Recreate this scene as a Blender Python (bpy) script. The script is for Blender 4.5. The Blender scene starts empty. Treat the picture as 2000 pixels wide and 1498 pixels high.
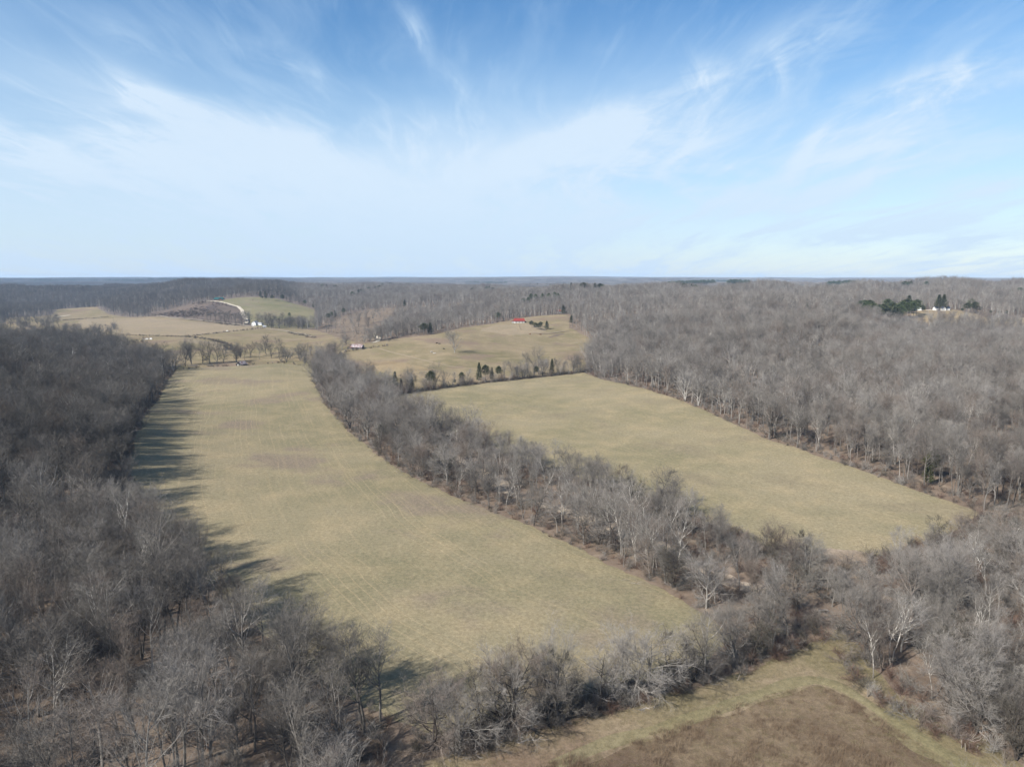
import bpy, math, random
import numpy as np
from mathutils import Vector

random.seed(7)
rng = np.random.default_rng(11)
S = bpy.context.scene
COL = S.collection
R = math.radians

# ------------------------------------------------------------------ camera
F, CX, CY, CAMH = 1387.0, 1000.0, 749.0, 80.0
PITCH = math.atan(204.0 / F)
cam_d = bpy.data.cameras.new('camera')
cam = bpy.data.objects.new('camera', cam_d)
COL.objects.link(cam)
cam.location = (0, 0, CAMH)
cam.rotation_euler = (math.pi / 2 - PITCH, 0, 0)
cam_d.sensor_width = 36
cam_d.lens = 36 * F / 2000.0
cam_d.clip_start = 1
cam_d.clip_end = 40000
S.camera = cam

# ------------------------------------------------------------------ light
SUN_EL, SUN_STR, SKY_STR = R(38), 5.0, 0.056
SHX, SHY = 0.79, 0.613                      # ground direction in which shadows fall
sun_d = bpy.data.lights.new('sun', 'SUN')
sun_d.energy = SUN_STR
sun_d.angle = R(0.53)
sun_d.color = (1.0, 0.955, 0.88)
sun = bpy.data.objects.new('sun', sun_d)
COL.objects.link(sun)
dv = Vector((SHX * math.cos(SUN_EL), SHY * math.cos(SUN_EL), -math.sin(SUN_EL))).normalized()
sun.rotation_euler = dv.to_track_quat('-Z', 'Y').to_euler()
sun.location = (-200, -150, 300)

W = bpy.data.worlds.new('World')
S.world = W
W.use_nodes = True
S.view_settings.view_transform = 'Standard'
S.view_settings.look = 'None'
S.view_settings.gamma = 1
S.view_settings.exposure = 0.98
HAZE = 6e-5
NAT = 0.62      # natural surfaces are dark in the real world
S.view_settings.use_curve_mapping = False
S.cycles.max_bounces = 4
S.cycles.diffuse_bounces = 2
S.cycles.glossy_bounces = 1
S.cycles.transmission_bounces = 2
S.cycles.transparent_max_bounces = 4
S.cycles.volume_bounces = 0
S.cycles.use_denoising = True
S.cycles.caustics_reflective = False
S.cycles.caustics_refractive = False
S.cycles.use_adaptive_sampling = True
S.cycles.adaptive_threshold = 0.012

class NT:
    """small helper to write node trees"""
    def __init__(self, nt):
        self.nt = nt; nt.nodes.clear()
    def n(self, t, **kw):
        nd = self.nt.nodes.new(t)
        for k, v in kw.items(): setattr(nd, k, v)
        return nd
    def put(self, sock, v):
        if isinstance(v, bpy.types.NodeSocket): self.nt.links.new(v, sock)
        else: sock.default_value = v
    def math(self, op, a, b=0.0, c=0.0, clamp=False):
        nd = self.n('ShaderNodeMath', operation=op, use_clamp=clamp)
        for i, v in enumerate((a, b, c)): self.put(nd.inputs[i], v)
        return nd.outputs[0]
    def add(self, a, b): return self.math('ADD', a, b)
    def mul(self, a, b, clamp=False): return self.math('MULTIPLY', a, b, clamp=clamp)
    def sub(self, a, b): return self.math('SUBTRACT', a, b)
    def ramp(self, v, lo, hi, a=0.0, b=1.0):
        nd = self.n('ShaderNodeMapRange', interpolation_type='SMOOTHSTEP')
        self.put(nd.inputs[0], v); self.put(nd.inputs[1], lo); self.put(nd.inputs[2], hi)
        self.put(nd.inputs[3], a); self.put(nd.inputs[4], b)
        return nd.outputs[0]
    def mix(self, f, a, b):
        nd = self.n('ShaderNodeMix', data_type='RGBA')
        self.put(nd.inputs[0], f)
        for i, v in ((6, a), (7, b)):
            self.put(nd.inputs[i], v if isinstance(v, bpy.types.NodeSocket) else (*v, 1.0) if len(v) == 3 else v)
        return nd.outputs[2]
    def noise(self, vec, scale, detail=3, rough=0.55, dist=0.0):
        nd = self.n('ShaderNodeTexNoise')
        self.put(nd.inputs['Vector'], vec)
        nd.inputs['Scale'].default_value = scale
        nd.inputs['Detail'].default_value = detail
        nd.inputs['Roughness'].default_value = rough
        nd.inputs['Distortion'].default_value = dist
        return nd.outputs[0]
    def vec(self, x, y, z=0.0):
        nd = self.n('ShaderNodeCombineXYZ')
        for i, v in enumerate((x, y, z)): self.put(nd.inputs[i], v)
        return nd.outputs[0]
    def xyz(self, v):
        nd = self.n('ShaderNodeSeparateXYZ'); self.put(nd.inputs[0], v)
        return nd.outputs

def sky_dir(u, v):
    a = (u - CX) / F; b = (v - CY) / F
    d = np.array([a, math.cos(PITCH) - b * math.sin(PITCH), -math.sin(PITCH) - b * math.cos(PITCH)])
    d /= np.linalg.norm(d)
    return math.atan2(d[0], d[1]), math.asin(d[2])

def build_sky():
    T = NT(W.node_tree)
    out = T.n('ShaderNodeOutputWorld'); bg = T.n('ShaderNodeBackground')
    sky = T.n('ShaderNodeTexSky', sky_type='NISHITA')
    sky.sun_disc = False
    sky.sun_elevation = SUN_EL
    sky.sun_rotation = math.atan2(-SHX, -SHY)
    sky.altitude = 200; sky.air_density = 1.0; sky.dust_density = 0.6; sky.ozone_density = 1.6
    g = T.n('ShaderNodeNewGeometry')
    nv = T.n('ShaderNodeVectorMath', operation='SCALE'); T.put(nv.inputs[0], g.outputs['Incoming']); nv.inputs['Scale'].default_value = -1
    x, y, z = T.xyz(nv.outputs[0])
    el = T.math('ARCSINE', z); az = T.math('ARCTAN2', x, y)
    # cirrus sheet seen in perspective: bands run away from the viewer
    zc = T.math('MAXIMUM', z, 0.0)
    den = T.add(zc, 0.10)
    px = T.math('DIVIDE', x, den); py = T.math('DIVIDE', y, den)
    warp = T.noise(T.vec(px, py, 3.1), 0.55, 3, 0.5)
    wx = T.mul(T.sub(warp, 0.5), 1.5)
    fib = T.noise(T.vec(T.add(T.mul(px, 1.5), wx), T.mul(py, 0.33), 0.0), 1.5, 9, 0.60, 0.45)
    fib2 = T.noise(T.vec(T.add(T.mul(px, 5.0), wx), T.add(T.mul(py, .8), T.mul(px, 1.0)), 5.0), 1.6, 9, 0.64, 0.6)
    big = T.noise(T.vec(T.mul(px, 0.5), T.mul(py, 0.42), 9.0), 1.0, 4, 0.5)
    # milky veil thickening towards the horizon
    elw = T.add(el, T.add(T.mul(T.sub(big, 0.5), 0.36), T.mul(T.sub(fib, 0.5), 0.10)))
    lean = T.math('ABSOLUTE', T.sub(az, -0.02))
    veil = T.mul(T.ramp(elw, 0.35, 0.10, 0.0, 0.76), T.ramp(az, -.15, .6, 1.0, .74))
    fibs = T.mul(T.ramp(fib, 0.44, 0.70, 0.0, 1.0), T.ramp(big, 0.33, 0.62, 0.35, 1.0))
    fibs = T.add(T.mul(fibs, 0.40), T.mul(T.ramp(fib2, 0.48, 0.75, 0.0, 1.0), 0.17))
    total = T.add(veil, fibs)
    def streak(u0, v0, u1, v1, wid, amp, curve=0.0, tail=1.0):
        nonlocal total
        a0, e0 = sky_dir(u0, v0); a1, e1 = sky_dir(u1, v1)
        am, em = (a0 + a1) / 2, (e0 + e1) / 2
        L = math.hypot(a1 - a0, e1 - e0) / 2; ca, sa = (a1 - a0) / (2 * L), (e1 - e0) / (2 * L)
        da, de = T.sub(az, am), T.sub(el, em)
        p = T.mul(T.add(T.mul(da, ca), T.mul(de, sa)), 1 / L)
        w = wid / F
        q = T.sub(T.mul(de, ca), T.mul(da, sa))
        q = T.add(q, T.mul(T.mul(p, p), curve * w))
        fr = T.noise(T.vec(T.mul(p, 1.6 * L / 0.2), T.mul(q, 26.0), 2.0 + u0 * 0.01), 1.8, 8, 0.66, 0.6)
        q = T.add(q, T.mul(T.sub(fr, 0.5), w * 2.2))
        q = T.mul(q, 1 / w)
        r2 = T.add(T.mul(T.mul(p, p), 1.2), T.mul(q, q))
        val = T.mul(T.math('EXPONENT', T.mul(r2, -1.0)), amp)
        total = T.add(total, T.mul(val, T.ramp(fr, 0.30, 0.68, 0.40, 1.30)))
    streak(190, 140, 420, 240, 22, 0.50, -.5)
    streak(380, 225, 720, 345, 30, 0.42, 0.6)
    streak(0, 235, 620, 330, 60, 0.30, 0.2)
    streak(790, 0, 850, 115, 16, 0.42, 0.5)
    streak(840, 100, 930, 190, 16, 0.20, 0.5)
    streak(470, 60, 660, 160, 24, 0.25, 0.8)
    streak(600, 110, 640, 165, 14, 0.18, 0.2)
    streak(130, 0, 370, 110, 26, 0.22, 0.0)
    streak(930, 330, 1340, 195, 34, 0.42, 0.8)
    streak(1120, 260, 1560, 60, 30, 0.28, -0.8)
    streak(1350, 90, 1400, 200, 26, 0.30, 0.0)
    streak(1380, 150, 1730, 0, 44, 0.40, 0.6)
    streak(1515, 90, 1540, 195, 17, 0.26, .6)
    streak(1535, 340, 1640, 215, 20, 0.34, 0.4)
    streak(1480, 440, 1760, 335, 20, 0.42, -1.6)
    streak(1560, 215, 2080, 50, 22, 0.40, 0.2)
    streak(1640, 255, 2100, 110, 15, 0.30, 0.2)
    streak(1500, 395, 2080, 255, 16, 0.24, 0.3)
    streak(1400, 330, 1900, 262, 14, 0.24, 0.3)
    streak(1700, 205, 2060, 110, 18, 0.32, 0.4)
    streak(1560, 300, 1980, 185, 26, 0.22, 0.4)
    streak(1500, 465, 2060, 455, 26, 0.30, -0.6)
    streak(1780, 370, 2060, 355, 16, 0.26, 0.2)
    streak(1000, 300, 1500, 280, 40, 0.25, 0.2)
    streak(300, 400, 1300, 420, 120, 0.22, 0.0)
    fac = T.math('MINIMUM', total, 0.93)
    # paler air low on the sky
    low = T.ramp(el, 0.16, -0.01, 0.0, 1.0)
    skyc = T.n('ShaderNodeHueSaturation'); T.put(skyc.inputs['Color'], sky.outputs[0])
    skyc.inputs['Saturation'].default_value = 1.27; skyc.inputs['Value'].default_value = 1.42
    k = 1.0 / SKY_STR
    cloud = T.mix(low, T.mix(T.ramp(total, .35, 1.1), (0.282 * k, 0.378 * k, 0.487 * k), (0.362 * k, 0.432 * k, 0.508 * k)), (0.301 * k, 0.385 * k, 0.487 * k))
    c = T.mix(fac, skyc.outputs[0], cloud)
    T.nt.links.new(c, bg.inputs['Color']); bg.inputs['Strength'].default_value = SKY_STR
    T.nt.links.new(bg.outputs[0], out.inputs['Surface'])
build_sky()

# ------------------------------------------------------------------ terrain
def pd(u, v, y):
    a = (u - CX) / F; b = (v - CY) / F
    s = y / (math.cos(PITCH) - b * math.sin(PITCH))
    return a * s, y, CAMH - s * (math.sin(PITCH) + b * math.cos(PITCH))
def pz(u, v, z=0.0):
    a = (u - CX) / F; b = (v - CY) / F
    s = (CAMH - z) / (math.sin(PITCH) + b * math.cos(PITCH))
    return a * s, s * (math.cos(PITCH) - b * math.sin(PITCH)), z
def uyz(u, y, z):
    return (u - CX) / F * y * 1.01, y, z

_w = [(2300, .4, 6), (1700, 1.3, 5), (1150, 2.2, 4.5), (900, .9, 3.5), (640, 2.9, 2.6), (520, 1.7, 2.0)]
def plateau(x, y):
    rr_ = np.hypot(x, y)
    amp = 1 + 2.4 * np.clip((rr_ - 1200) / 1200, 0, 1) * np.clip((9000 - rr_) / 4000, .35, 1)
    z = 45.0 - 9 * np.clip((rr_ - 1300) / 1200, 0, 1)
    for i, (wl, an, a) in enumerate(_w):
        k = 2 * math.pi / wl
        z = z + amp * a * np.sin(k * (x * math.cos(an) + y * math.sin(an)) + i * 1.7 + .8 * np.sin(k * .6 * (x * math.sin(an) - y * math.cos(an)) + i))
    z = np.where(z > 50, 50 + (z - 50) * .22, z)
    far = np.clip((np.hypot(x, y) - 4500) / 5500, 0, 1)
    t = x / (np.abs(y) + 2000.0)
    rise = 42 + 7 * np.sin(x / 900.0 + 1) + 4 * np.sin(x / 410.0) - 40 * np.clip(-t - .22, 0, 1) * 1.7 - 50 * np.clip(t - .22, 0, 1) * 1.4
    z = z * (1 - .55 * far) + far * (25 + rise)
    dip = np.exp(-((np.hypot(x, y) - 4600) / 1300.0) ** 2)
    return z - 24 * dip

C = []
for u, v in [(1330, 1160), (900, 1200), (600, 1200), (420, 1000), (700, 1000), (480, 850), (620, 760), (450, 730), (800, 800), (1000, 765),
             (1140, 735), (1200, 850), (1500, 1000), (1800, 1050), (1300, 950), (1600, 1300), (1200, 1498), (1900, 1498), (1900, 1150), (720, 1498),
             (700, 1300), (1000, 1100), (300, 700), (500, 690), (700, 700), (200, 660), (400, 650), (640, 660), (850, 735), (1000, 735), (300, 630), (480, 640), (560, 645),
             (150, 612), (180, 602), (60, 628), (1050, 1350), (280, 1100), (250, 1250)]:
    C.append(pz(u, v, 0))
C += [pd(1850, 636, 890), pd(1960, 640, 890), pd(1850, 610, 960), pd(1960, 625, 930), pd(1790, 612, 960), pd(888, 690, 720), pd(1010, 628, 1000), pd(1100, 614, 1180), pd(1075, 650, 900), pd(1165, 668, 860), pd(950, 650, 880), pd(860, 655, 840), pd(760, 668, 800),
      pd(1000, 690, 760), pd(1100, 695, 740), pd(940, 632, 1000), pd(700, 680, 760),
      pd(430, 587, 1640), pd(510, 580, 1700), pd(612, 604, 1600), pd(380, 598, 1570), pd(560, 600, 1560), pd(330, 610, 1560), pd(500, 610, 1450), pd(470, 600, 1560),
      pd(640, 645, 1160), pd(700, 625, 1250), pd(720, 606, 1420), pd(880, 590, 1560), pd(800, 600, 1450), pd(820, 640, 1010)]
C += [uyz(u, y, z) for u, y, z in [(900, 1250, 20), (1000, 1300, 34), (1050, 1500, 44), (620, 1400, 6), (600, 1900, 35), (400, 2000, 31), (200, 2500, 33),
      (1300, 780, 20), (1250, 690, 6), (1500, 600, 17), (1500, 900, 36), (1700, 480, 11), (1680, 620, 14), (1700, 760, 18), (1950, 400, 6), (1950, 620, 8), (1850, 740, 8), (1990, 740, 8), (1850, 830, 7), (1960, 850, 9), (1835, 1000, 37), (1780, 1010, 36), (2000, 1000, 33), (1700, 950, 34), (1700, 1150, 41), (1835, 1150, 40), (2150, 800, 12), 
      (1600, 1100, 42), (1250, 1000, 27), (1250, 1300, 41), (1990, 1150, 40), (1400, 1500, 46), (1800, 1400, 48), (1150, 1100, 30), (1600, 640, 24),
      (0, 430, 22), (100, 420, 11), (-200, 430, 32), (200, 480, 1), (140, 480, 5), (280, 560, -1), (0, 560, 15), (150, 560, 0), (0, 330, 18), (100, 320, 11), (-50, 240, 15), (100, 230, 5),
      (0, 800, 4), (0, 1100, 0), (0, 1500, 4), (30, 2200, 45), (-300, 1500, 40), (-300, 900, 30), (2300, 300, 14), (2300, 600, 36), (2400, 1200, 44),
      (120, 1750, 6), (250, 1750, 10), (300, 2200, 42)]]
C += [(-160, 110, 3), (-200, 150, 9), (-240, 60, 14), (0, 20, 0), (0, -200, 4), (200, 60, 0), (220, 150, 1), (-200, -150, 14), (300, 0, 4), (250, 220, 2)]
for k in range(20):
    a = 2 * math.pi * k / 20
    x, y = 2900 * math.cos(a), 2900 * math.sin(a)
    C.append((x, y, float(plateau(np.array(x), np.array(y)))))
C = np.array(C)
_cc = 50.0
def _phi(r2): return np.sqrt(r2 + _cc * _cc)
_res = C[:, 2] - plateau(C[:, 0], C[:, 1])
_A = _phi(((C[:, None, :2] - C[None, :, :2]) ** 2).sum(-1))
_wt = np.linalg.solve(_A - 1.5 * np.eye(len(C)), _res)
def height(x, y):
    x = np.asarray(x, float); y = np.asarray(y, float)
    sh = x.shape; x = x.ravel(); y = y.ravel(); z = plateau(x, y)
    r = np.hypot(x, y); near = r < 3600
    xs, ys = x[near], y[near]; acc = np.zeros(len(xs))
    for i in range(len(C)):
        acc += _wt[i] * _phi((xs - C[i, 0]) ** 2 + (ys - C[i, 1]) ** 2)
    bl = np.clip((3500 - r[near]) / 900, 0, 1)
    z[near] += acc * bl * bl * (3 - 2 * bl)
    # ravines and spurs in the wooded slopes
    m = np.clip((z - 9) / 18, 0, 1) * np.clip((x - .20 * y - 110) / 60, 0, 1) + np.clip((y - 1250) / 300, 0, 1) * np.clip((z - 30) / 15, 0, 1) * .8
    m = m * np.clip((np.hypot((x - 610) / 1.4, y - 950) - 110) / 60, 0, 1) * np.clip((4000 - r) / 1500, 0, 1)
    z = z + m * (5.0 * np.sin((x * .8 - y * .35) / 26.0 + 1.2 * np.sin(y / 90.0)) + 3.0 * np.sin((x * .5 + y * .6) / 41.0 + 2))
    return z.reshape(sh)

def hit(u, v):
    """point of the ground seen in direction (u, v)"""
    a = (u - CX) / F; b = (v - CY) / F
    dx, dy, dz = a, math.cos(PITCH) - b * math.sin(PITCH), -math.sin(PITCH) - b * math.cos(PITCH)
    s = np.geomspace(70, 9000, 1500)
    zz = CAMH + dz * s; hh = height(dx * s, dy * s)
    i = np.argmax(zz < hh)
    if not (zz < hh).any(): i = len(s) - 1
    i = max(i, 1)
    f0, f1 = zz[i - 1] - hh[i - 1], zz[i] - hh[i]
    t = f0 / (f0 - f1) if f0 != f1 else 0
    q = s[i - 1] + (s[i] - s[i - 1]) * t
    return dx * q, dy * q
def hits(lst): return np.array([hit(u, v) for u, v in lst])

def seg_dist(px, py, poly, closed):
    d = np.full(px.shape, 1e12)
    n = len(poly)
    for i in range(n if closed else n - 1):
        a, b = poly[i], poly[(i + 1) % n]
        ex, ey = b[0] - a[0], b[1] - a[1]
        t = np.clip(((px - a[0]) * ex + (py - a[1]) * ey) / (ex * ex + ey * ey + 1e-9), 0, 1)
        d = np.minimum(d, (px - a[0] - t * ex) ** 2 + (py - a[1] - t * ey) ** 2)
    return np.sqrt(d)
def inside(px, py, poly):
    c = np.zeros(px.shape, bool); n = len(poly)
    for i in range(n):
        a, b = poly[i], poly[(i + 1) % n]
        cond = (a[1] > py) != (b[1] > py)
        with np.errstate(divide='ignore', invalid='ignore'):
            xi = (b[0] - a[0]) * (py - a[1]) / (b[1] - a[1]) + a[0]
        c ^= cond & (px < xi)
    return c
def sdf(px, py, poly):
    d = seg_dist(px, py, poly, True)
    return np.where(inside(px, py, poly), d, -d)
def side_dist(px, py, line):
    """signed distance from an open line (positive on its right)"""
    d = seg_dist(px, py, line, False)
    best = np.full(px.shape, 1e12); sg = np.ones(px.shape)
    for i in range(len(line) - 1):
        a, b = line[i], line[i + 1]
        ex, ey = b[0] - a[0], b[1] - a[1]
        t = np.clip(((px - a[0]) * ex + (py - a[1]) * ey) / (ex * ex + ey * ey), 0, 1)
        dd = (px - a[0] - t * ex) ** 2 + (py - a[1] - t * ey) ** 2
        cr = (px - a[0]) * ey - (py - a[1]) * ex
        m = dd < best
        best = np.where(m, dd, best); sg = np.where(m, np.sign(cr), sg)
    return d * sg
def wob(x, y, sc=9.0, seed=0.0):
    return (np.sin(x / sc + seed) * np.cos(y / sc * 1.3 + seed * 2) + .6 * np.sin(x / sc * 2.3 + y / sc * 1.9 + seed) + .4 * np.sin(x / sc * 4.1 - y / sc * 3.7 + 2 * seed)) / 2

# -- land use outlines, read off the photograph and laid on the terrain
LONG = hits([(345, 722), (410, 717), (480, 714), (550, 709), (615, 716), (612, 745), (640, 795), (690, 850), (790, 925), (900, 975), (1050, 1035), (1180, 1095),
             (1325, 1162), (1370, 1195), (1430, 1245), (1380, 1298), (1200, 1355), (1000, 1405), (860, 1440), (750, 1400), (620, 1330), (490, 1225), (370, 1110), (290, 1010), (256, 940), (258, 870), (290, 800), (325, 745)])
RIGHT = hits([(765, 772), (900, 752), (1140, 727), (1180, 742), (1250, 757), (1320, 778), (1400, 812), (1500, 858), (1600, 890), (1700, 925), (1800, 960), (1915, 1002),
              (1850, 1045), (1700, 1092), (1640, 1110), (1500, 1065), (1350, 1010), (1200, 955), (1000, 890), (900, 850), (820, 815), (765, 790)])
MEADOW = hits([(800, 1500), (1000, 1442), (1200, 1385), (1420, 1322), (1560, 1265), (1640, 1235), (1690, 1300), (1760, 1360), (1850, 1420), (1960, 1480), (2100, 1600), (2200, 1750), (1200, 1900), (500, 1700)])
BRUSH = hits([(1590, 1340), (1625, 1345), (1660, 1365), (1750, 1425), (1870, 1500), (2000, 1610), (1400, 1900), (700, 1650), (1050, 1500), (1150, 1466), (1250, 1440), (1400, 1392), (1500, 1355)])
PAST = hits([(-60, 642), (30, 620), (100, 615), (135, 603), (190, 601), (215, 614), (290, 619), (400, 628), (480, 637), (560, 642), (620, 645), (650, 655), (700, 672), (760, 664), (850, 653),
             (900, 641), (960, 633), (1012, 622), (1060, 617), (1110, 614), (1112, 640), (1155, 662), (1185, 668), (1150, 690), (1142, 727), (900, 752), (770, 772), (700, 740), (640, 705), (615, 716), (550, 709), (480, 714), (410, 717), (345, 722), (250, 692), (205, 684), (100, 668), (-100, 668)])
KNOB = hits([(395, 592), (430, 586), (500, 580.5), (540, 583), (600, 600), (613, 604), (615, 622), (622, 641), (560, 642.5), (500, 640), (490, 633), (482, 622), (470, 600), (440, 592)])
SCRUB = hits([(285, 614), (350, 600), (395, 590), (440, 592), (470, 602), (482, 622), (488, 632), (400, 627), (300, 619)])
CUT = hits([(622, 642), (655, 622), (700, 608), (800, 599), (900, 590.5), (960, 588), (930, 594), (800, 612), (770, 625), (760, 640), (745, 662), (700, 670), (650, 652)])
YARD = hits([(1778, 612), (1795, 606), (1850, 604), (1890, 610), (1930, 621), (2000, 621), (2120, 622), (2120, 640), (1980, 640), (1900, 640), (1820, 634), (1785, 625)])
GAP = hits([(1597, 620), (1615, 618), (1620, 650), (1606, 650)])
GROVE = np.array([((u - CX) / F * y * 1.0, y) for u, y in [(1660, 870), (1800, 870), (1830, 985), (1660, 975)]])
OPEN = [LONG, RIGHT, MEADOW, PAST, KNOB, SCRUB, CUT, YARD, GAP, GROVE]
CREEK = hits([(600, 700), (690, 760), (800, 850), (900, 905), (1000, 955), (1150, 1015), (1300, 1075), (1450, 1130), (1600, 1185), (1720, 1250), (1830, 1330), (1950, 1420), (2080, 1540)])
HEDGE = hits([(830, 1482), (1000, 1424), (1200, 1370), (1420, 1306), (1560, 1252)])
BACKH = hits([(748, 776), (900, 754), (1142, 727)])

# ------------------------------------------------------------------ materials
MATS = {}
def mat(name, fn, rough=1.0, spec=0.0):
    m = bpy.data.materials.new(name); m.use_nodes = True
    T = NT(m.node_tree)
    o = T.n('ShaderNodeOutputMaterial'); b = T.n('ShaderNodeBsdfPrincipled')
    b.inputs['Roughness'].default_value = rough
    b.inputs['Specular IOR Level'].default_value = spec
    c = fn(T)
    T.put(b.inputs['Base Color'], c if isinstance(c, bpy.types.NodeSocket) else (*c, 1.0))
    T.nt.links.new(b.outputs[0], o.inputs['Surface'])
    m.use_fake_user = True
    MATS[name] = m
    return m
def pos(T): return T.n('ShaderNodeNewGeometry').outputs['Position']
def attr(T, n): return T.n('ShaderNodeAttribute', attribute_name=n).outputs['Fac']
def rnd(T): return T.n('ShaderNodeObjectInfo').outputs['Random']

def grass(cols, tracks=0.0, dry=0.5, lines=True):
    green, straw, brown, tan = cols
    def f(T):
        p = pos(T)
        big = T.noise(p, 0.012, 4, 0.6); mid = T.noise(p, 0.06, 4, 0.6); fine = T.noise(p, 0.9, 4, 0.75); vf = T.noise(p, 3.2, 2, 0.7)
        c = T.mix(T.ramp(big, 0.35, 0.65), green, straw)
        c = T.mix(T.ramp(mid, 0.42, 0.72, 0, dry), c, tan)
        pn = T.noise(T.vec(*[T.add(s, 70.0) for s in T.xyz(p)[:2]]), 0.018, 4, 0.6)
        c = T.mix(T.ramp(pn, 0.52, 0.66, 0, 0.85), c, brown)
        if tracks:
            ac = attr(T, 'across'); al = attr(T, 'along')
            tr = T.noise(T.vec(T.mul(ac, 0.55), T.mul(al, 0.006)), 1.0, 5, 0.75)
            tr2 = T.noise(T.vec(T.mul(ac, 0.12), T.mul(al, 0.012), 4.0), 1.0, 3, 0.6)
            c = T.mix(T.mul(T.ramp(tr, 0.48, 0.66, 0, tracks), T.ramp(tr2, 0.35, 0.65, 0.1, 1.0)), c, tan)
            wh = T.math('PINGPONG', T.add(ac, T.mul(T.noise(p, 0.02, 2), 6.0)), 2.9)
            wl = T.ramp(T.math('ABSOLUTE', T.sub(wh, 1.4)), 0.26, 0.06, 0, 0.6)
            sel = T.ramp(T.noise(T.vec(T.mul(ac, 0.08), T.mul(al, 0.004), 8.0), 1.0, 3, 0.6), 0.48, 0.62, 0, 1)
            c = T.mix(T.mul(wl, sel), c, tan)
        c = T.mix(T.ramp(T.noise(T.vec(*[T.add(s, 300.0) for s in T.xyz(p)[:2]]), 0.1, 6, 0.7), 0.60, 0.78, 0, 0.45), c, [v * 1.25 for v in tan])
        sp = T.ramp(fine, 0.28, 0.74, 0.78, 1.20); sp = T.mul(sp, T.ramp(vf, 0.2, 0.8, 0.80, 1.20))
        nd = T.n('ShaderNodeVectorMath', operation='SCALE'); T.put(nd.inputs[0], c); T.put(nd.inputs['Scale'], T.mul(sp, NAT))
        return nd.outputs[0]
    return f
G1 = ((.250, .222, .136), (.325, .275, .176), (.265, .212, .160), (.43, .34, .205))
G2 = ((.262, .232, .140), (.340, .288, .184), (.28, .235, .155), (.44, .35, .21))
G3 = ((.235, .200, .112), (.315, .250, .160), (.265, .195, .145), (.41, .32, .20))
mat('grass_long', grass(G1, 0.42, .45))
mat('grass_right', grass(G2, 0.35, .55))
mat('grass_meadow', grass(((.235, .198, .115), (.285, .228, .15), (.225, .160, .118), (.37, .285, .20)), 0, .8))
mat('grass_pasture', grass(G3, 0, .6))
mat('grass_knob', grass(((.20, .19, .10), (.255, .225, .135), (.25, .205, .14), (.34, .28, .18)), 0, .4))
mat('grass_path', grass(((.235, .205, .115), (.275, .235, .14), (.25, .215, .135), (.32, .27, .175)), 0, .3))
mat('hay', grass(((.31, .255, .17), (.35, .28, .19), (.31, .25, .18), (.42, .32, .21)), 0, .5))
mat('brush_soil', grass(((.17, .125, .085), (.23, .175, .115), (.13, .088, .066), (.30, .23, .155)), 0, .6))
mat('cut_soil', grass(((.20, .158, .12), (.24, .188, .14), (.165, .13, .108), (.32, .245, .17)), 0, .5))
mat('scrub_soil', grass(((.14, .11, .09), (.18, .14, .115), (.10, .08, .075), (.24, .185, .14)), 0, .6))
mat('tan_field', grass(((.34, .27, .16), (.37, .28, .17), (.28, .21, .13), (.43, .33, .20)), 0, .6))
mat('sand', grass(((.30, .235, .17), (.36, .285, .21), (.22, .165, .12), (.46, .37, .28)), 0, .7))
mat('pale_sand', grass(((.42, .335, .25), (.50, .41, .31), (.32, .25, .185), (.58, .48, .37)), 0, .7))
def litter(T):
    p = pos(T)
    a = T.noise(p, 0.03, 4, 0.6); b = T.noise(p, 0.35, 5, 0.7); c_ = T.noise(p, 2.5, 3, 0.7)
    c = T.mix(T.ramp(a, .35, .65), (0.109, 0.083, 0.063), (0.142, 0.107, 0.081))
    c = T.mix(T.ramp(b, .40, .75), c, (0.185, 0.142, 0.109))
    c = T.mix(T.ramp(c_, .5, .8, 0, .6), c, (0.046, 0.033, 0.025))
    pp = T.noise(T.vec(*[T.add(s_, 150.0) for s_ in T.xyz(p)[:2]]), 0.11, 5, 0.7)
    c = T.mix(T.ramp(pp, .52, .66, 0, .75), c, (.215, .172, .128))
    # far off, bare crowns cover the ground completely
    r = T.n('ShaderNodeVectorMath', operation='LENGTH'); T.put(r.inputs[0], p)
    return T.mix(T.ramp(r.outputs['Value'], 900, 2200, 0, .7), c, (0.106, 0.092, 0.083))
mat('leaf_litter', litter)
def gravel(T):
    p = pos(T)
    return T.mix(T.noise(p, .8, 4, .7), (0.331, 0.288, 0.223), (0.446, 0.396, 0.317))
mat('gravel', gravel)
mat('road_gravel', lambda T: T.mix(T.noise(pos(T), .5, 4, .7), (.20, .17, .13), (.32, .28, .22)))

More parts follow.
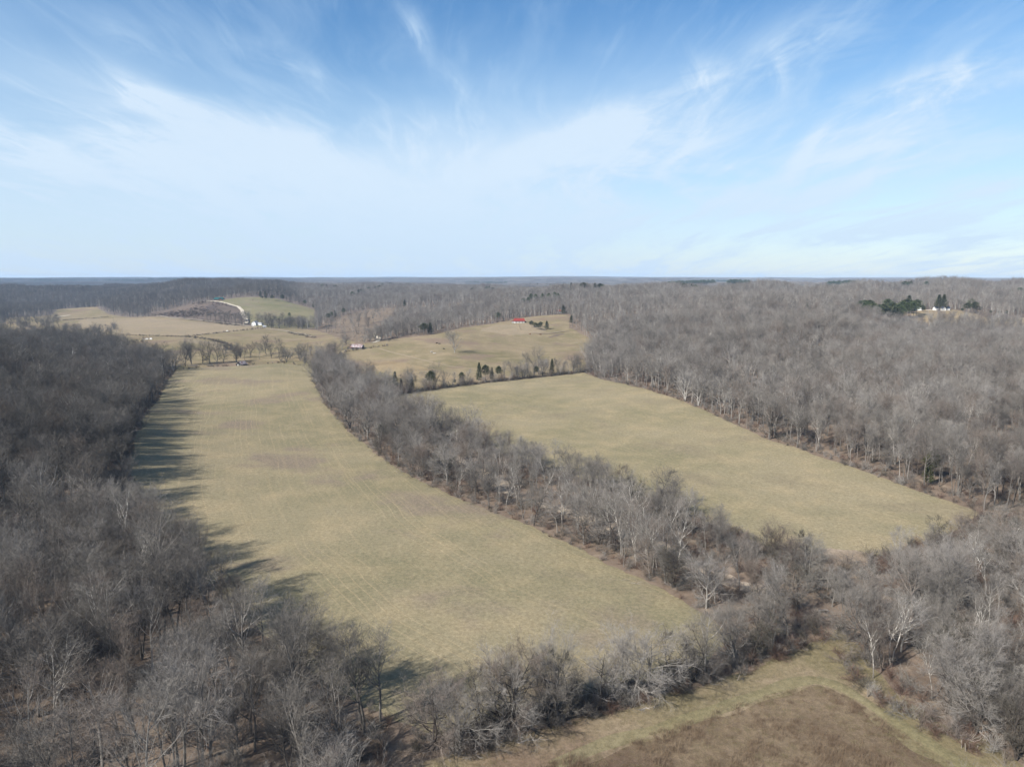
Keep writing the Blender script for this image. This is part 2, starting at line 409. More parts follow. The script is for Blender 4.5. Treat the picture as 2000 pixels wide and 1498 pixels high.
def bark(cols, spread=1.0):
    def f(T):
        r = rnd(T)
        loc = T.n('ShaderNodeObjectInfo').outputs['Location']
        pt = T.noise(loc, .018, 2, .6)
        c = T.mix(T.ramp(T.add(T.mul(r, .45), T.mul(pt, 1.6)), .55, 1.35), cols[0], cols[1])
        r2 = T.math('FRACT', T.mul(r, 7.31))
        c = T.mix(T.ramp(r2, .55, 1.0), c, cols[2])
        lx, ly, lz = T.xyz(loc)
        stand = T.ramp(T.add(lx, T.mul(ly, .30)), -30, 25, .62, 1.0); stand = T.math('MAXIMUM', stand, T.ramp(T.add(ly, T.mul(lx, .2)), 175, 225, .92, .5))   # shade of the left wood painted into bark and twig colour
        c = T.mix(T.ramp(T.math('FRACT', T.mul(r, 13.7)), .80, .86, 0, .45), c, (.21, .15, .115))
        c = T.mix(T.ramp(T.math('FRACT', T.mul(r, 23.1)), .84, .90, 0, .6), c, (.36, .335, .30))
        n = T.noise(T.n('ShaderNodeTexCoord').outputs['Object'], 1.1, 3, .6)
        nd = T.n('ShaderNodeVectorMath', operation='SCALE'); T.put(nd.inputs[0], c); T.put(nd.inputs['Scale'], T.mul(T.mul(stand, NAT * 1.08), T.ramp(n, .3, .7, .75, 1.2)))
        return nd.outputs[0]
    return f
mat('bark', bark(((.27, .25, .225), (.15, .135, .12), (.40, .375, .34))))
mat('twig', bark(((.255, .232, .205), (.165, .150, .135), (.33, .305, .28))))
def sy(T):
    oc = T.n('ShaderNodeTexCoord').outputs['Object']
    n = T.noise(oc, .9, 4, .7); z = T.xyz(oc)[2]
    f = T.mul(T.ramp(n, .40, .60), T.ramp(z, 1.0, 9.0, .15, 1.0))
    return T.mix(f, (.17, .15, .13), (.54, .51, .46))
mat('pale_bark', sy)
mat('pale_twig', bark(((.30, .275, .245), (.24, .218, .19), (.36, .335, .30))))
mat('dark_bark', bark(((.06, .05, .045), (.09, .08, .07), (.12, .10, .09))))
mat('brown_twig', bark(((.19, .125, .095), (.15, .10, .08), (.23, .16, .12))))
mat('vine_twig', bark(((.135, .12, .10), (.10, .092, .075), (.17, .15, .13))))
def needles(cols):
    def f(T):
        r = rnd(T)
        n = T.noise(T.n('ShaderNodeTexCoord').outputs['Object'], .8, 4, .65)
        c = T.mix(r, cols[0], cols[1])
        return T.mix(T.ramp(n, .35, .7), c, cols[2])
    return f
mat('cedar_green', needles(((0.034, 0.041, 0.019), (0.049, 0.053, 0.026), (0.064, 0.071, 0.034))))
mat('pine_green', needles(((0.043, 0.061, 0.022), (0.061, 0.072, 0.029), (0.072, 0.090, 0.040))))
mat('olive_green', needles(((0.078, 0.078, 0.030), (0.060, 0.066, 0.027), (0.102, 0.099, 0.045))))

# ------------------------------------------------------------------ mesh helpers
def mesh_np(name, V, Fq=None, Ft=None, mats=(), mi_q=None, mi_t=None, smooth=False):
    me = bpy.data.meshes.new(name)
    V = np.asarray(V, np.float32)
    nq = 0 if Fq is None else len(Fq); nt = 0 if Ft is None else len(Ft)
    me.vertices.add(len(V)); me.vertices.foreach_set('co', V.ravel())
    me.loops.add(nq * 4 + nt * 3); me.polygons.add(nq + nt)
    li = []
    if nq: li.append(np.asarray(Fq, np.int32).ravel())
    if nt: li.append(np.asarray(Ft, np.int32).ravel())
    me.loops.foreach_set('vertex_index', np.concatenate(li))
    st = np.concatenate([np.arange(nq) * 4, nq * 4 + np.arange(nt) * 3]).astype(np.int32)
    me.polygons.foreach_set('loop_start', st)
    for m in mats: me.materials.append(MATS[m])
    if mi_q is not None or mi_t is not None:
        mi = np.concatenate([np.zeros(nq, np.int32) if mi_q is None else mi_q, np.zeros(nt, np.int32) if mi_t is None else mi_t]).astype(np.int32)
        me.polygons.foreach_set('material_index', mi)
    me.update(calc_edges=True)
    me.polygons.foreach_set('use_smooth', np.full(nq + nt, smooth))
    return me
def link(name, data, parent=None, **props):
    o = bpy.data.objects.new(name, data); COL.objects.link(o)
    if parent is not None: o.parent = parent
    for k, v in props.items(): o[k] = v
    return o
def thing(name, label, cat, loc=(0, 0, 0), rz=0.0, group=None):
    o = bpy.data.objects.new(name, None); COL.objects.link(o)
    o.location = loc; o.rotation_euler = (0, 0, rz)
    o.empty_display_size = .5
    o['label'] = label; o['category'] = cat
    if group: o['group'] = group
    return o

# ------------------------------------------------------------------ ground sheet
def axis(lim_lo, lim_hi, s0, k):
    out = [0.0]
    while out[-1] < lim_hi: out.append(out[-1] + max(s0, k * out[-1]))
    neg = [0.0]
    while neg[-1] > lim_lo: neg.append(neg[-1] - max(s0, -k * neg[-1]))
    return np.array(neg[:0:-1] + out)
gx = axis(-9500, 9500, 6, .013); gy = axis(-500, 12500, 6, .013)
GX, GY = np.meshgrid(gx, gy)
GZ = height(GX, GY)
cd = seg_dist(GX, GY, CREEK, False)
GZ = GZ - .7 * np.clip(1 - cd / 9.0, 0, 1)                       # creek bed
nx, ny = len(gx), len(gy)
idx = np.arange(nx * ny).reshape(ny, nx)
Q = np.stack([idx[:-1, :-1], idx[:-1, 1:], idx[1:, 1:], idx[1:, :-1]], -1).reshape(-1, 4)
me = mesh_np('ground', np.stack([GX, GY, GZ], -1).reshape(-1, 3), Q, mats=['leaf_litter'], smooth=True)
link('ground', me, kind='structure')

def sheet(name, poly, material, off, cell=3.0, line=None, edge=1.5, kind='structure'):
    lo, hi = poly.min(0) - 6, poly.max(0) + 6
    xs = np.arange(lo[0], hi[0], cell); ys = np.arange(lo[1], hi[1], cell)
    X, Y = np.meshgrid(xs, ys)
    d = sdf(X, Y, poly) + wob(X, Y, 7.0, off * 10) * edge
    Z = height(X, Y) + np.clip(d * .12, -1.2, off + .0004 * np.abs(Y))
    id_ = np.arange(X.size).reshape(X.shape)
    keep = (np.maximum.reduce([d[:-1, :-1], d[1:, :-1], d[:-1, 1:], d[1:, 1:]]) > -cell)
    Q = np.stack([id_[:-1, :-1][keep], id_[:-1, 1:][keep], id_[1:, 1:][keep], id_[1:, :-1][keep]], -1)
    used = np.unique(Q); remap = np.full(X.size, -1); remap[used] = np.arange(len(used))
    V = np.stack([X, Y, Z], -1).reshape(-1, 3)[used]
    me = mesh_np(name, V, remap[Q], mats=[material], smooth=True)
    if line is not None:
        a = me.attributes.new('across', 'FLOAT', 'POINT'); a.data.foreach_set('value', side_dist(V[:, 0], V[:, 1], line).astype(np.float32))
        a = me.attributes.new('along', 'FLOAT', 'POINT'); a.data.foreach_set('value', V[:, 1].astype(np.float32))
    return link(name, me, kind=kind)
AX1 = hits([(520, 700), (510, 760), (520, 850), (545, 950), (620, 1080), (760, 1210), (980, 1340)])
AX2 = hits([(850, 800), (1300, 950), (1700, 1070)])
sheet('grass_field', LONG, 'grass_long', .12, 2.5, AX1)
sheet('grass_field', RIGHT, 'grass_right', .12, 2.5, AX2)
sheet('meadow', MEADOW, 'grass_meadow', .12, 1.5)
sheet('brush_field', BRUSH, 'brush_soil', .22, 1.2, edge=2.0)
sheet('pasture', PAST, 'grass_pasture', .2, 6, edge=3)
sheet('hill_pasture', KNOB, 'grass_knob', .35, 6, edge=2)
sheet('scrub_slope', SCRUB, 'scrub_soil', .3, 6, edge=2)
sheet('cleared_slope', CUT, 'cut_soil', .3, 6, edge=3)
sheet('yard', YARD, 'tan_field', .3, 4, edge=2)
sheet('clearing', GAP, 'cut_soil', .3, 3, edge=1)
HAY1 = hits([(160, 622), (290, 622), (400, 630), (480, 637), (520, 643), (440, 650), (370, 656), (310, 657), (235, 653), (140, 636)])
HAY2 = hits([(360, 662), (430, 668), (460, 685), (455, 700), (440, 700), (400, 676), (345, 668)])
sheet('hay_field', HAY1, 'hay', .6, 6, edge=3)
sheet('hay_field', HAY2, 'hay', .55, 5, edge=3)
BARE = hits([(700, 703), (790, 706), (850, 722), (900, 735), (880, 745), (780, 740), (730, 728)])
sheet('bare_patch', BARE, 'tan_field', .5, 4, edge=5)
PALE = hits([(925, 647), (960, 636), (1040, 632), (1075, 641), (1070, 652), (1000, 658), (960, 652)])
sheet('dry_grass_patch', PALE, 'hay', .5, 4, edge=4)
HUMP = hits([(1060, 660), (1075, 653), (1110, 648), (1108, 655), (1080, 662)])
sheet('bare_patch', HUMP, 'cut_soil', .7, 4, edge=3)
def edge_band(line, w):
    return np.array(line)
sheet('dry_margin', hits([(1560, 1058), (1650, 1072), (1700, 1080), (1740, 1092), (1690, 1130), (1600, 1120), (1560, 1085)]), 'sand', .16, 2, edge=3)

def ribbon(name, line, w, material, off, step=4.0, wig=.0, kind='structure'):
    P = np.asarray(line, float); seg = np.r_[0, np.cumsum(np.hypot(*np.diff(P, axis=0).T))]
    t = np.arange(0, seg[-1], step); X = np.interp(t, seg, P[:, 0]); Y = np.interp(t, seg, P[:, 1])
    k = 5
    if len(X) > 2 * k:
        ker = np.ones(k) / k
        Xs, Ys = np.convolve(X, ker, 'same'), np.convolve(Y, ker, 'same')
        X[k:-k], Y[k:-k] = Xs[k:-k], Ys[k:-k]
    tx, ty = np.gradient(X), np.gradient(Y); l = np.hypot(tx, ty); nx_, ny_ = -ty / l, tx / l
    ww = w * (1 + wig * np.sin(t * .37) * np.cos(t * .11 + 1))
    V = []
    for s in (-.5, -.25, 0, .25, .5):
        x, y = X + nx_ * ww * s, Y + ny_ * ww * s
        z = height(x, y) + off + .0005 * np.abs(Y) - (.25 if abs(s) == .5 else 0)
        V.append(np.stack([x, y, z], -1))
    V = np.stack(V, 1); n = len(X); id_ = np.arange(n * 5).reshape(n, 5)
    Q = np.stack([id_[:-1, :-1], id_[:-1, 1:], id_[1:, 1:], id_[1:, :-1]], -1).reshape(-1, 4)
    return link(name, mesh_np(name, V.reshape(-1, 3), Q, mats=[material], smooth=True), kind=kind)
ribbon('gravel_road', hits([(275, 618), (330, 621), (400, 627), (470, 635), (510, 642), (560, 648), (600, 655), (615, 660)]), 4.2, 'road_gravel', .75)
ribbon('driveway', hits([(404, 590), (440, 593), (466, 600), (473, 607), (474, 615), (480, 624), (484, 628), (478, 634)]), 7, 'gravel', .9)
ribbon('driveway', hits([(748, 645), (738, 648), (731, 652), (733, 657), (741, 662), (738, 668), (722, 672)]), 5, 'gravel', .7)
ribbon('farm_track', hits([(742, 682), (790, 695), (840, 708), (880, 717), (960, 726)]), 3.2, 'hay', .6)
ribbon('farm_track', hits([(1012, 636), (1016, 648), (1035, 652), (1070, 653), (1105, 648), (1118, 648)]), 3.2, 'hay', .9)
ribbon('farm_track', hits([(135, 617), (112, 620), (104, 622)]), 8, 'gravel', .9)
ribbon('mown_path', hits([(1080, 1498), (1180, 1452), (1300, 1420), (1420, 1380), (1520, 1342), (1580, 1325), (1625, 1330), (1680, 1365), (1760, 1418), (1860, 1480), (1980, 1570)]), 4.2, 'grass_path', .2, 2.0, .25)
# sand bars in the creek bed
def sandbars():
    P = CREEK
    seg = np.r_[0, np.cumsum(np.hypot(*np.diff(P, axis=0).T))]
    t = np.arange(0, seg[-1], 2.0); X = np.interp(t, seg, P[:, 0]); Y = np.interp(t, seg, P[:, 1])
    tx, ty = np.gradient(X), np.gradient(Y); l = np.hypot(tx, ty); ax, ay = -ty / l, tx / l
    mean = 2.2 * np.sin(t / 17) + 1.2 * np.sin(t / 7 + 1)
    w = (4.3 + 1.5 * np.sin(t / 11 + 2) + .8 * np.sin(t / 4.3)) * (1 - .62 * np.clip((X - 75) / 40, 0, 1))
    keep = X < 70
    X, Y, ax, ay, mean, w, t = [q_[keep] for q_ in (X, Y, ax, ay, mean, w, t)]
    V = []
    for s in np.linspace(-1, 1, 7):
        x, y = X + ax * (mean + w * s), Y + ay * (mean + w * s)
        d = seg_dist(x, y, CREEK, False)
        V.append(np.stack([x, y, height(x, y) - .7 * np.clip(1 - d / 9, 0, 1) + .22 - .5 * abs(s) ** 3], -1))
    V = np.stack(V, 1); n = len(X); id_ = np.arange(n * 7).reshape(n, 7)
    Q = np.stack([id_[:-1, :-1], id_[:-1, 1:], id_[1:, 1:], id_[1:, :-1]], -1).reshape(-1, 4)
    link('creek_bed', mesh_np('creek_bed', V.reshape(-1, 3), Q, mats=['pale_sand'], smooth=True), kind='structure')
sandbars()

# ------------------------------------------------------------------ trees
def unit(v): return v / (np.linalg.norm(v, axis=-1, keepdims=True) + 1e-9)
def grow(g, P, D, L, R0, R1, nseg, wander, trop):
    N = len(P); pts = [P]; d = unit(D); dirs = [d]
    for _ in range(nseg):
        p = pts[-1] + d * (L / nseg)[:, None]
        pts.append(p)
        d = unit(d + g.normal(0, wander, (N, 3)) + np.array([0, 0, trop]))
        dirs.append(d)
    t = np.linspace(0, 1, nseg + 1)
    rad = R0[:, None] * (1 - t) + R1[:, None] * t
    return np.stack(pts, 1), np.stack(dirs, 1), rad
def spawn(g, br, n, t0, t1, ang, spread=.25, jitter=True):
    pts, dirs, rad = br; N, K = rad.shape
    t = np.linspace(t0, t1, n)[None, :] + g.uniform(-.5, .5, (N, n)) * (t1 - t0) / n
    t = np.clip(t, 0.02, .995); f = t * (K - 1); i = np.minimum(f.astype(int), K - 2); fr = (f - i)[..., None]
    ar = np.arange(N)[:, None]
    p = pts[ar, i] * (1 - fr) + pts[ar, i + 1] * fr
    d = dirs[ar, i]; r = rad[ar, i] * (1 - fr[..., 0]) + rad[ar, i + 1] * fr[..., 0]
    ref = unit(np.cross(d, g.normal(0, 1, d.shape))); 
    # golden-angle placing round the parent keeps crowns even
    other = np.cross(d, ref)
    az = g.uniform(0, 2 * math.pi, (N, n))[..., None]
    side = ref * np.cos(az) + other * np.sin(az)
    a = (ang + g.normal(0, spread * .6, (N, n)))[..., None]
    nd = d * np.cos(a) + side * np.sin(a)
    return p.reshape(-1, 3), nd.reshape(-1, 3), r.reshape(-1), t.reshape(-1)
class Geo:
    def __init__(self): self.q = []; self.t = []
    def tubes(self, br, k, mi=0):
        pts, dirs, rad = br
        a, b = pts[:, :-1].reshape(-1, 3), pts[:, 1:].reshape(-1, 3)
        ra, rb = rad[:, :-1].ravel(), rad[:, 1:].ravel()
        d = unit(b - a)
        ref = np.where(np.abs(d[:, 2:3]) > .9, np.array([[1., 0, 0]]), np.array([[0, 0, 1.]]))
        u = unit(np.cross(d, ref)); v = np.cross(d, u)
        th = np.arange(k) * 2 * math.pi / k
        c = np.cos(th)[None, :, None]; s = np.sin(th)[None, :, None]
        ring = u[:, None] * c + v[:, None] * s
        A = a[:, None] + ring * ra[:, None, None]; B = b[:, None] + ring * rb[:, None, None]
        V = np.concatenate([A, B], 1)
        j = np.arange(k); jn = (j + 1) % k
        Fc = np.stack([j, jn, jn + k, j + k], -1)
        self.q.append((V.reshape(-1, 3), (np.arange(len(a)) * 2 * k)[:, None, None] + Fc[None], mi))
    def slivers(self, g, P, D, L, wd, mi=0):
        side = unit(np.cross(D, g.normal(0, 1, D.shape)))
        a = P - side * (wd / 2)[:, None]; b = P + side * (wd / 2)[:, None]; c = P + D * L[:, None] + side * g.normal(0, .1, (len(P), 1)) * L[:, None]
        V = np.stack([a, b, c], 1)
        self.t.append((V.reshape(-1, 3), np.arange(len(P) * 3).reshape(-1, 3), mi))
    def arrays(self):
        V = []; Q = []; T_ = []; mq = []; mt = []; o = 0
        for v, f, m in self.q:
            V.append(v); f = f.reshape(-1, 4) + o; Q.append(f); mq.append(np.full(len(f), m)); o += len(v)
        for v, f, m in self.t:
            V.append(v); T_.append(f + o); mt.append(np.full(len(f), m)); o += len(v)
        return (np.concatenate(V), np.concatenate(Q) if Q else None, np.concatenate(T_) if T_ else None,
                np.concatenate(mq) if Q else None, np.concatenate(mt) if T_ else None)
    def mesh(self, name, mats, smooth=False):
        V, Q, T_, mq, mt = self.arrays()
        return mesh_np(name, V, Q, T_, mats, mq, mt, smooth)

def rise(br):   # foot of every child touches its parent's axis
    return br
KIND = {  # crown base, limb angle, limb length, tropism, trunk lean, mats
    'wood':  dict(base=.38, ang=.62, ll=.27, trop=.20, wan=.10, bark='bark', twig='twig', r=.0125),
    'wide':  dict(base=.15, ang=.80, ll=.46, trop=.12, wan=.15, bark='bark', twig='twig', r=.018),
    'pole':  dict(base=.55, ang=.62, ll=.19, trop=.18, wan=.06, bark='bark', twig='twig', r=.0095),
    'pale':  dict(base=.42, ang=.66, ll=.27, trop=.14, wan=.14, bark='pale_bark', twig='pale_twig', r=.0095),
    'crook': dict(base=.18, ang=1.0, ll=.36, trop=.06, wan=.24, bark='dark_bark', twig='twig', r=.016),
    'vine':  dict(base=.08, ang=1.0, ll=.30, trop=.05, wan=.20, bark='dark_bark', twig='vine_twig', r=.015),
}
def tree_geo(seed, kind, H, lod, forked=False):
    k = KIND[kind]; g = np.random.default_rng(seed)
    T_, Cn = Geo(), Geo()
    nl, n2, n3, n4 = {0: (16, 8, 6, 5), 1: (11, 6, 5, 4), 2: (9, 6, 8, 0)}[lod]
    if kind in ('wide', 'crook', 'vine') and lod == 0: nl, n2, n3 = 15, 9, 8
    if kind == 'pole' and lod == 0: nl = 12
    if kind == 'pale' and lod == 0: nl, n2, n3, n4 = 12, 7, 6, 4
    r0 = H * k['r'] * (1.0, 1.35, 1.8)[lod]
    nst = 2 if forked else 1
    P = np.zeros((nst, 3)); P[:, 2] = -.4
    D = unit(np.array([[0, 0, 1.0]]) + g.normal(0, .05, (nst, 3)) + (np.array([[.16, .05, 0], [-.17, -.03, 0]])[:nst] if forked else 0))
    L = np.full(nst, H * .93) * g.uniform(.88, 1, nst)
    seg0 = {0: 8, 1: 4, 2: 2}[lod]
    tr = grow(g, P, D, L, np.full(nst, r0), np.full(nst, r0 * .16), seg0, .035 + k['wan'] * .35, .05)
    T_.tubes(tr, {0: 7, 1: 5, 2: 3}[lod])
    p, d, r, t = spawn(g, tr, nl, k['base'], .985, k['ang'], .3)
    tt = (t - k['base']) / (1 - k['base'])
    Ll = H * k['ll'] * (0.55 + .75 * np.sin(np.clip(tt * .75 + .22, 0, 1) * math.pi)) * g.uniform(.65, 1.15, len(p)) * np.where(tt > .85, .75, 1)
    rr = np.minimum(r * .62, Ll * .022 + .02)
    l1 = grow(g, p, d, Ll, rr, rr * .25, {0: 5, 1: 3, 2: 1}[lod], k['wan'], k['trop'])
    T_.tubes(l1, {0: 5, 1: 3, 2: 3}[lod])
    fat = {0: 1.0, 1: 1.9, 2: 3.4}[lod]
    p, d, r, t = spawn(g, l1, n2, .16, .99, .72, .3)
    L2 = np.repeat(Ll, n2) * (.60 - .28 * t) * g.uniform(.6, 1.25, len(p))
    r2 = np.maximum(np.minimum(r * .6, .05), .012) 
    if lod < 2:
        l2 = grow(g, p, d, L2, r2 * fat ** .5, r2 * .4 * fat ** .5, {0: 3, 1: 2}[lod], .14, .10)
        Cn.tubes(l2, 3)
    else:
        l2 = grow(g, p, d, L2, r2, r2, 1, .1, .1)
        Cn.slivers(g, p, d, L2, np.full(len(p), .09))
    p, d, r, t = spawn(g, l2, n3, .15, .98, .70, .3)
    L3 = np.repeat(L2, n3) * (.62 - .22 * t) * g.uniform(.6, 1.3, len(p))
    d = unit(d + np.array([0, 0, .12]))
    if lod == 0:
        l3 = grow(g, p, d, L3, np.full(len(p), .011), np.full(len(p), .006), 1, .1, .1)
        Cn.tubes(l3, 3)
    else:
        Cn.slivers(g, p, d, L3 * (1.0 if lod == 1 else 1.5), np.full(len(p), .04 if lod == 1 else .085))
        l3 = grow(g, p, d, L3, np.full(len(p), .01), np.full(len(p), .01), 1, .1, .1)
    if n4:
        p, d, r, t = spawn(g, l3, n4, .12, .98, .6, .35)
        L4 = np.clip(np.repeat(L3, n4) * g.uniform(.5, 1.1, len(p)), .25, 1.6)
        d = unit(d + np.array([0, 0, .15]))
        Cn.slivers(g, p, d, L4, np.full(len(p), (.019 if lod == 0 else .038)))
    return T_, Cn
def bare_meshes(seed, kind, H, lod, forked=False):
    a, b = tree_geo(seed, kind, H, lod, forked)
    k = KIND[kind]
    return a.mesh('trunk', [k['bark']]), b.mesh('crown', [k['twig']])
def bare_joined(seed, kind, H, lod, forked=False):
    a, b = tree_geo(seed, kind, H, lod, forked)
    k = KIND[kind]
    b.q = [(v, f, 1) for v, f, m in b.q]; b.t = [(v, f, 1) for v, f, m in b.t]
    a.q += b.q; a.t += b.t
    return a.mesh('bare_tree_mesh', [k['bark'], k['twig']])
def shrub_mesh(seed, H, n1=9, tw='twig'):
    g = np.random.default_rng(seed); G = Geo()
    P = g.normal(0, H * .12, (n1, 3)); P[:, 2] = -.1
    D = unit(g.normal(0, .55, (n1, 3)) + np.array([0, 0, 1.0])); L = H * g.uniform(.6, 1.05, n1)
    s = grow(g, P, D, L, np.full(n1, .035), np.full(n1, .015), 3, .12, .02); G.tubes(s, 3)
    p, d, r, t = spawn(g, s, 8, .15, .98, .7, .3); L2 = np.repeat(L, 8) * (.55 - .2 * t) * g.uniform(.6, 1.2, len(p))
    l2 = grow(g, p, d, L2, np.full(len(p), .018), np.full(len(p), .008), 1, .1, .1); G.tubes(l2, 3)
    p, d, r, t = spawn(g, l2, 9, .1, .98, .7, .4); G.slivers(g, p, d, np.clip(np.repeat(L2, 9) * g.uniform(.4, .9, len(p)), .2, 1.2), np.full(len(p), .024))
    return G, tw
def leafy(seed, H, Rw, n, size, shape):
    """evergreen crown: needle sprays spread through an uneven volume"""
    g = np.random.default_rng(seed)
    t = g.uniform(0, 1, n) ** (.8 if shape == 'cone' else .7)
    base = .10 if shape == 'cone' else .45
    z = H * (base + (1 - base) * t)
    prof = {'cone': (1 - t) ** .75 * (.35 + .65 * np.clip(t / .15, 0, 1)), 'pine': np.sqrt(np.clip(1 - (t * 1.9 - .85) ** 2, 0.02, 1)), 'oval': np.sqrt(np.clip(1 - (t * 1.9 - .8) ** 2, .03, 1))}[shape]
    a = g.uniform(0, 2 * math.pi, n)
    lump = .74 + .30 * np.sin(a * 3 + z * 1.3 + seed) + .22 * np.sin(a * 7 - z * 2.6)
    rr = Rw * prof * lump * np.sqrt(g.uniform(.15, 1, n))
    P = np.stack([rr * np.cos(a), rr * np.sin(a), z], -1)
    D = unit(np.stack([np.cos(a), np.sin(a), g.uniform(-.2, 1.0, n)], -1) + g.normal(0, .45, (n, 3)))
    G = Geo(); G.slivers(g, P, D, g.uniform(.7, 1.4, n) * size, g.uniform(.35, .6, n) * size)
    Tk = Geo(); tr = grow(g, np.array([[0, 0, -.3]]), np.array([[0, 0, 1.]]), np.array([H * .9]), np.array([H * .014]), np.array([.03]), 4, .03, .05); Tk.tubes(tr, 6)
    return Tk, G

NEARV = {}
def near_variant(kind, n, Hs, **kw):
    NEARV[kind] = []
    for i in range(n):
        H = Hs[0] + (Hs[1] - Hs[0]) * i / max(n - 1, 1)
        a, b = bare_meshes(100 + 17 * i + len(kind) * 1000, kind, H, 0, forked=(i % 3 == 2))
        NEARV[kind].append((a, b, H))
near_variant('wood', 7, (17, 22))
near_variant('wide', 4, (14, 18))
near_variant('pole', 3, (16, 20))
near_variant('pale', 4, (18, 23))
near_variant('crook', 3, (12, 15))
near_variant('vine', 3, (10, 13))
ALLN = [(k, i) for k in NEARV for i in range(len(NEARV[k]))]

# -- scatter positions ------------------------------------------------------
def project(x, y, z):
    f = y * math.cos(PITCH) + (CAMH - z) * math.sin(PITCH)
    up = (z - CAMH) * math.cos(PITCH) + y * math.sin(PITCH)
    return CX + F * x / f, CY - F * up / f, f
def grid_pts(y0, y1, sp, wedge=.80, extra=70, x0=None):
    ys = np.arange(y0, y1, sp); out = []
    for j, y in enumerate(ys):
        xm = wedge * abs(y) + extra
        xs = np.arange(-xm, xm, sp) + (j % 2) * sp / 2
        out.append(np.stack([xs, np.full(len(xs), y)], -1))
    P = np.concatenate(out)
    return P + rng.uniform(-.42, .42, P.shape) * sp
def forest_mask(P, margin):
    ok = np.ones(len(P), bool)
    for pl in OPEN:
        lo, hi = pl.min(0) - 15, pl.max(0) + 15
        m = (P[:, 0] > lo[0]) & (P[:, 0] < hi[0]) & (P[:, 1] > lo[1]) & (P[:, 1] < hi[1])
        if m.any():
            d = sdf(P[m, 0], P[m, 1], pl)
            ok[np.where(m)[0][d > -margin]] = False
    return ok
RIPARIAN = hits([(1480, 1240), (1330, 1160), (1180, 1095), (1050, 1035), (900, 975), (790, 925), (690, 850), (640, 795), (612, 745), (615, 716), (640, 700), (700, 735), (765, 772), (765, 790), (820, 815), (900, 850), (1000, 890),
                 (1200, 955), (1350, 1010), (1500, 1065), (1640, 1110), (1700, 1092), (1850, 1045), (1915, 1002), (2150, 1040), (2300, 1600), (2000, 1560), (1960, 1480), (1850, 1420), (1760, 1360), (1690, 1300), (1640, 1235), (1560, 1262)])
TREES = []      # (x, y, kind, variant, scale, zone)
def add_tree(x, y, kind, zone, sc=None, H=None):
    n = len(NEARV[kind]); i = int(rng.integers(n))
    if H is not None: sc = H / NEARV[kind][i][2]
    if sc is None: sc = rng.uniform(.82, 1.12)
    TREES.append([float(x), float(y), kind, i, float(sc), zone])
def pick(w):
    ks, ws = zip(*w.items()); ws = np.array(ws) / sum(ws)
    return ks[int(rng.choice(len(ks), p=ws))]
def relief(x, y):
    return (np.sin(x / 19 + 1.3 * np.sin(y / 31)) * np.sin(y / 23 + 1.1 * np.sin(x / 27)) + .5 * np.sin(x / 8.5 + y / 11) * np.sin(y / 9 - x / 13))
P = grid_pts(55, 345, 6.7)
P = P[forest_mask(P, 1.0)]
rip = sdf(P[:, 0], P[:, 1], RIPARIAN) > 0
hd = seg_dist(P[:, 0], P[:, 1], HEDGE, False)
cdist = seg_dist(P[:, 0], P[:, 1], CREEK, False)
fd = -sdf(P[:, 0], P[:, 1], LONG); fr_ = -sdf(P[:, 0], P[:, 1], RIGHT)
REL = relief(P[:, 0], P[:, 1])
for j in range(len(P)):
    x, y = P[j]
    if REL[j] < -.95 and rng.random() < .7: continue
    hs = 1 + .17 * REL[j]
    if hd[j] < 7: continue                                     # the hedgerow is planted below
    if rip[j]:
        if cdist[j] < 3.4: continue
        belt = x < 80 and y > 150
        if rng.random() < (.14 if belt else .05): continue
        if fr_[j] < 20 and x > 62:
            if rng.random() < .35: continue
            add_tree(x, y, pick(dict(wide=3, vine=3, wood=1)), 'creek', H=rng.uniform(6.5, 10.5)); continue
        add_tree(x, y, pick(dict(wood=4, wide=2.5, pole=2, pale=.7, crook=1.8, vine=1.3)), 'creek' if x < 75 or y > 215 else 'bank', H=rng.uniform(10, 16) if belt else rng.uniform(9, 17))
    elif x < 0:
        e = min(fd[j], 30)
        add_tree(x, y, pick(dict(wood=6, wide=1.8, pole=2.8, pale=.22, crook=.8)), 'left', sc=hs * rng.uniform(.92, 1.16) if e > 8 else hs * rng.uniform(.72, 1.0))
    else:
        add_tree(x, y, pick(dict(wood=5, wide=1.2, pole=4, pale=.6)), 'right', sc=hs * rng.uniform(.82, 1.10))
# hedgerow at the near end of the long field
def along(line, step, jit):
    seg = np.r_[0, np.cumsum(np.hypot(*np.diff(line, axis=0).T))]
    t = np.arange(0, seg[-1], step) + rng.uniform(-.35, .35, len(np.arange(0, seg[-1], step))) * step
    return np.stack([np.interp(t, seg, line[:, 0]), np.interp(t, seg, line[:, 1])], -1) + rng.normal(0, jit, (len(t), 2))
for i, (x, y) in enumerate(along(HEDGE, 4.2, 1.4)):
    add_tree(x, y, ['crook', 'wide', 'vine', 'crook', 'wood'][i % 5], 'hedge', H=rng.uniform(10.5, 16.5))
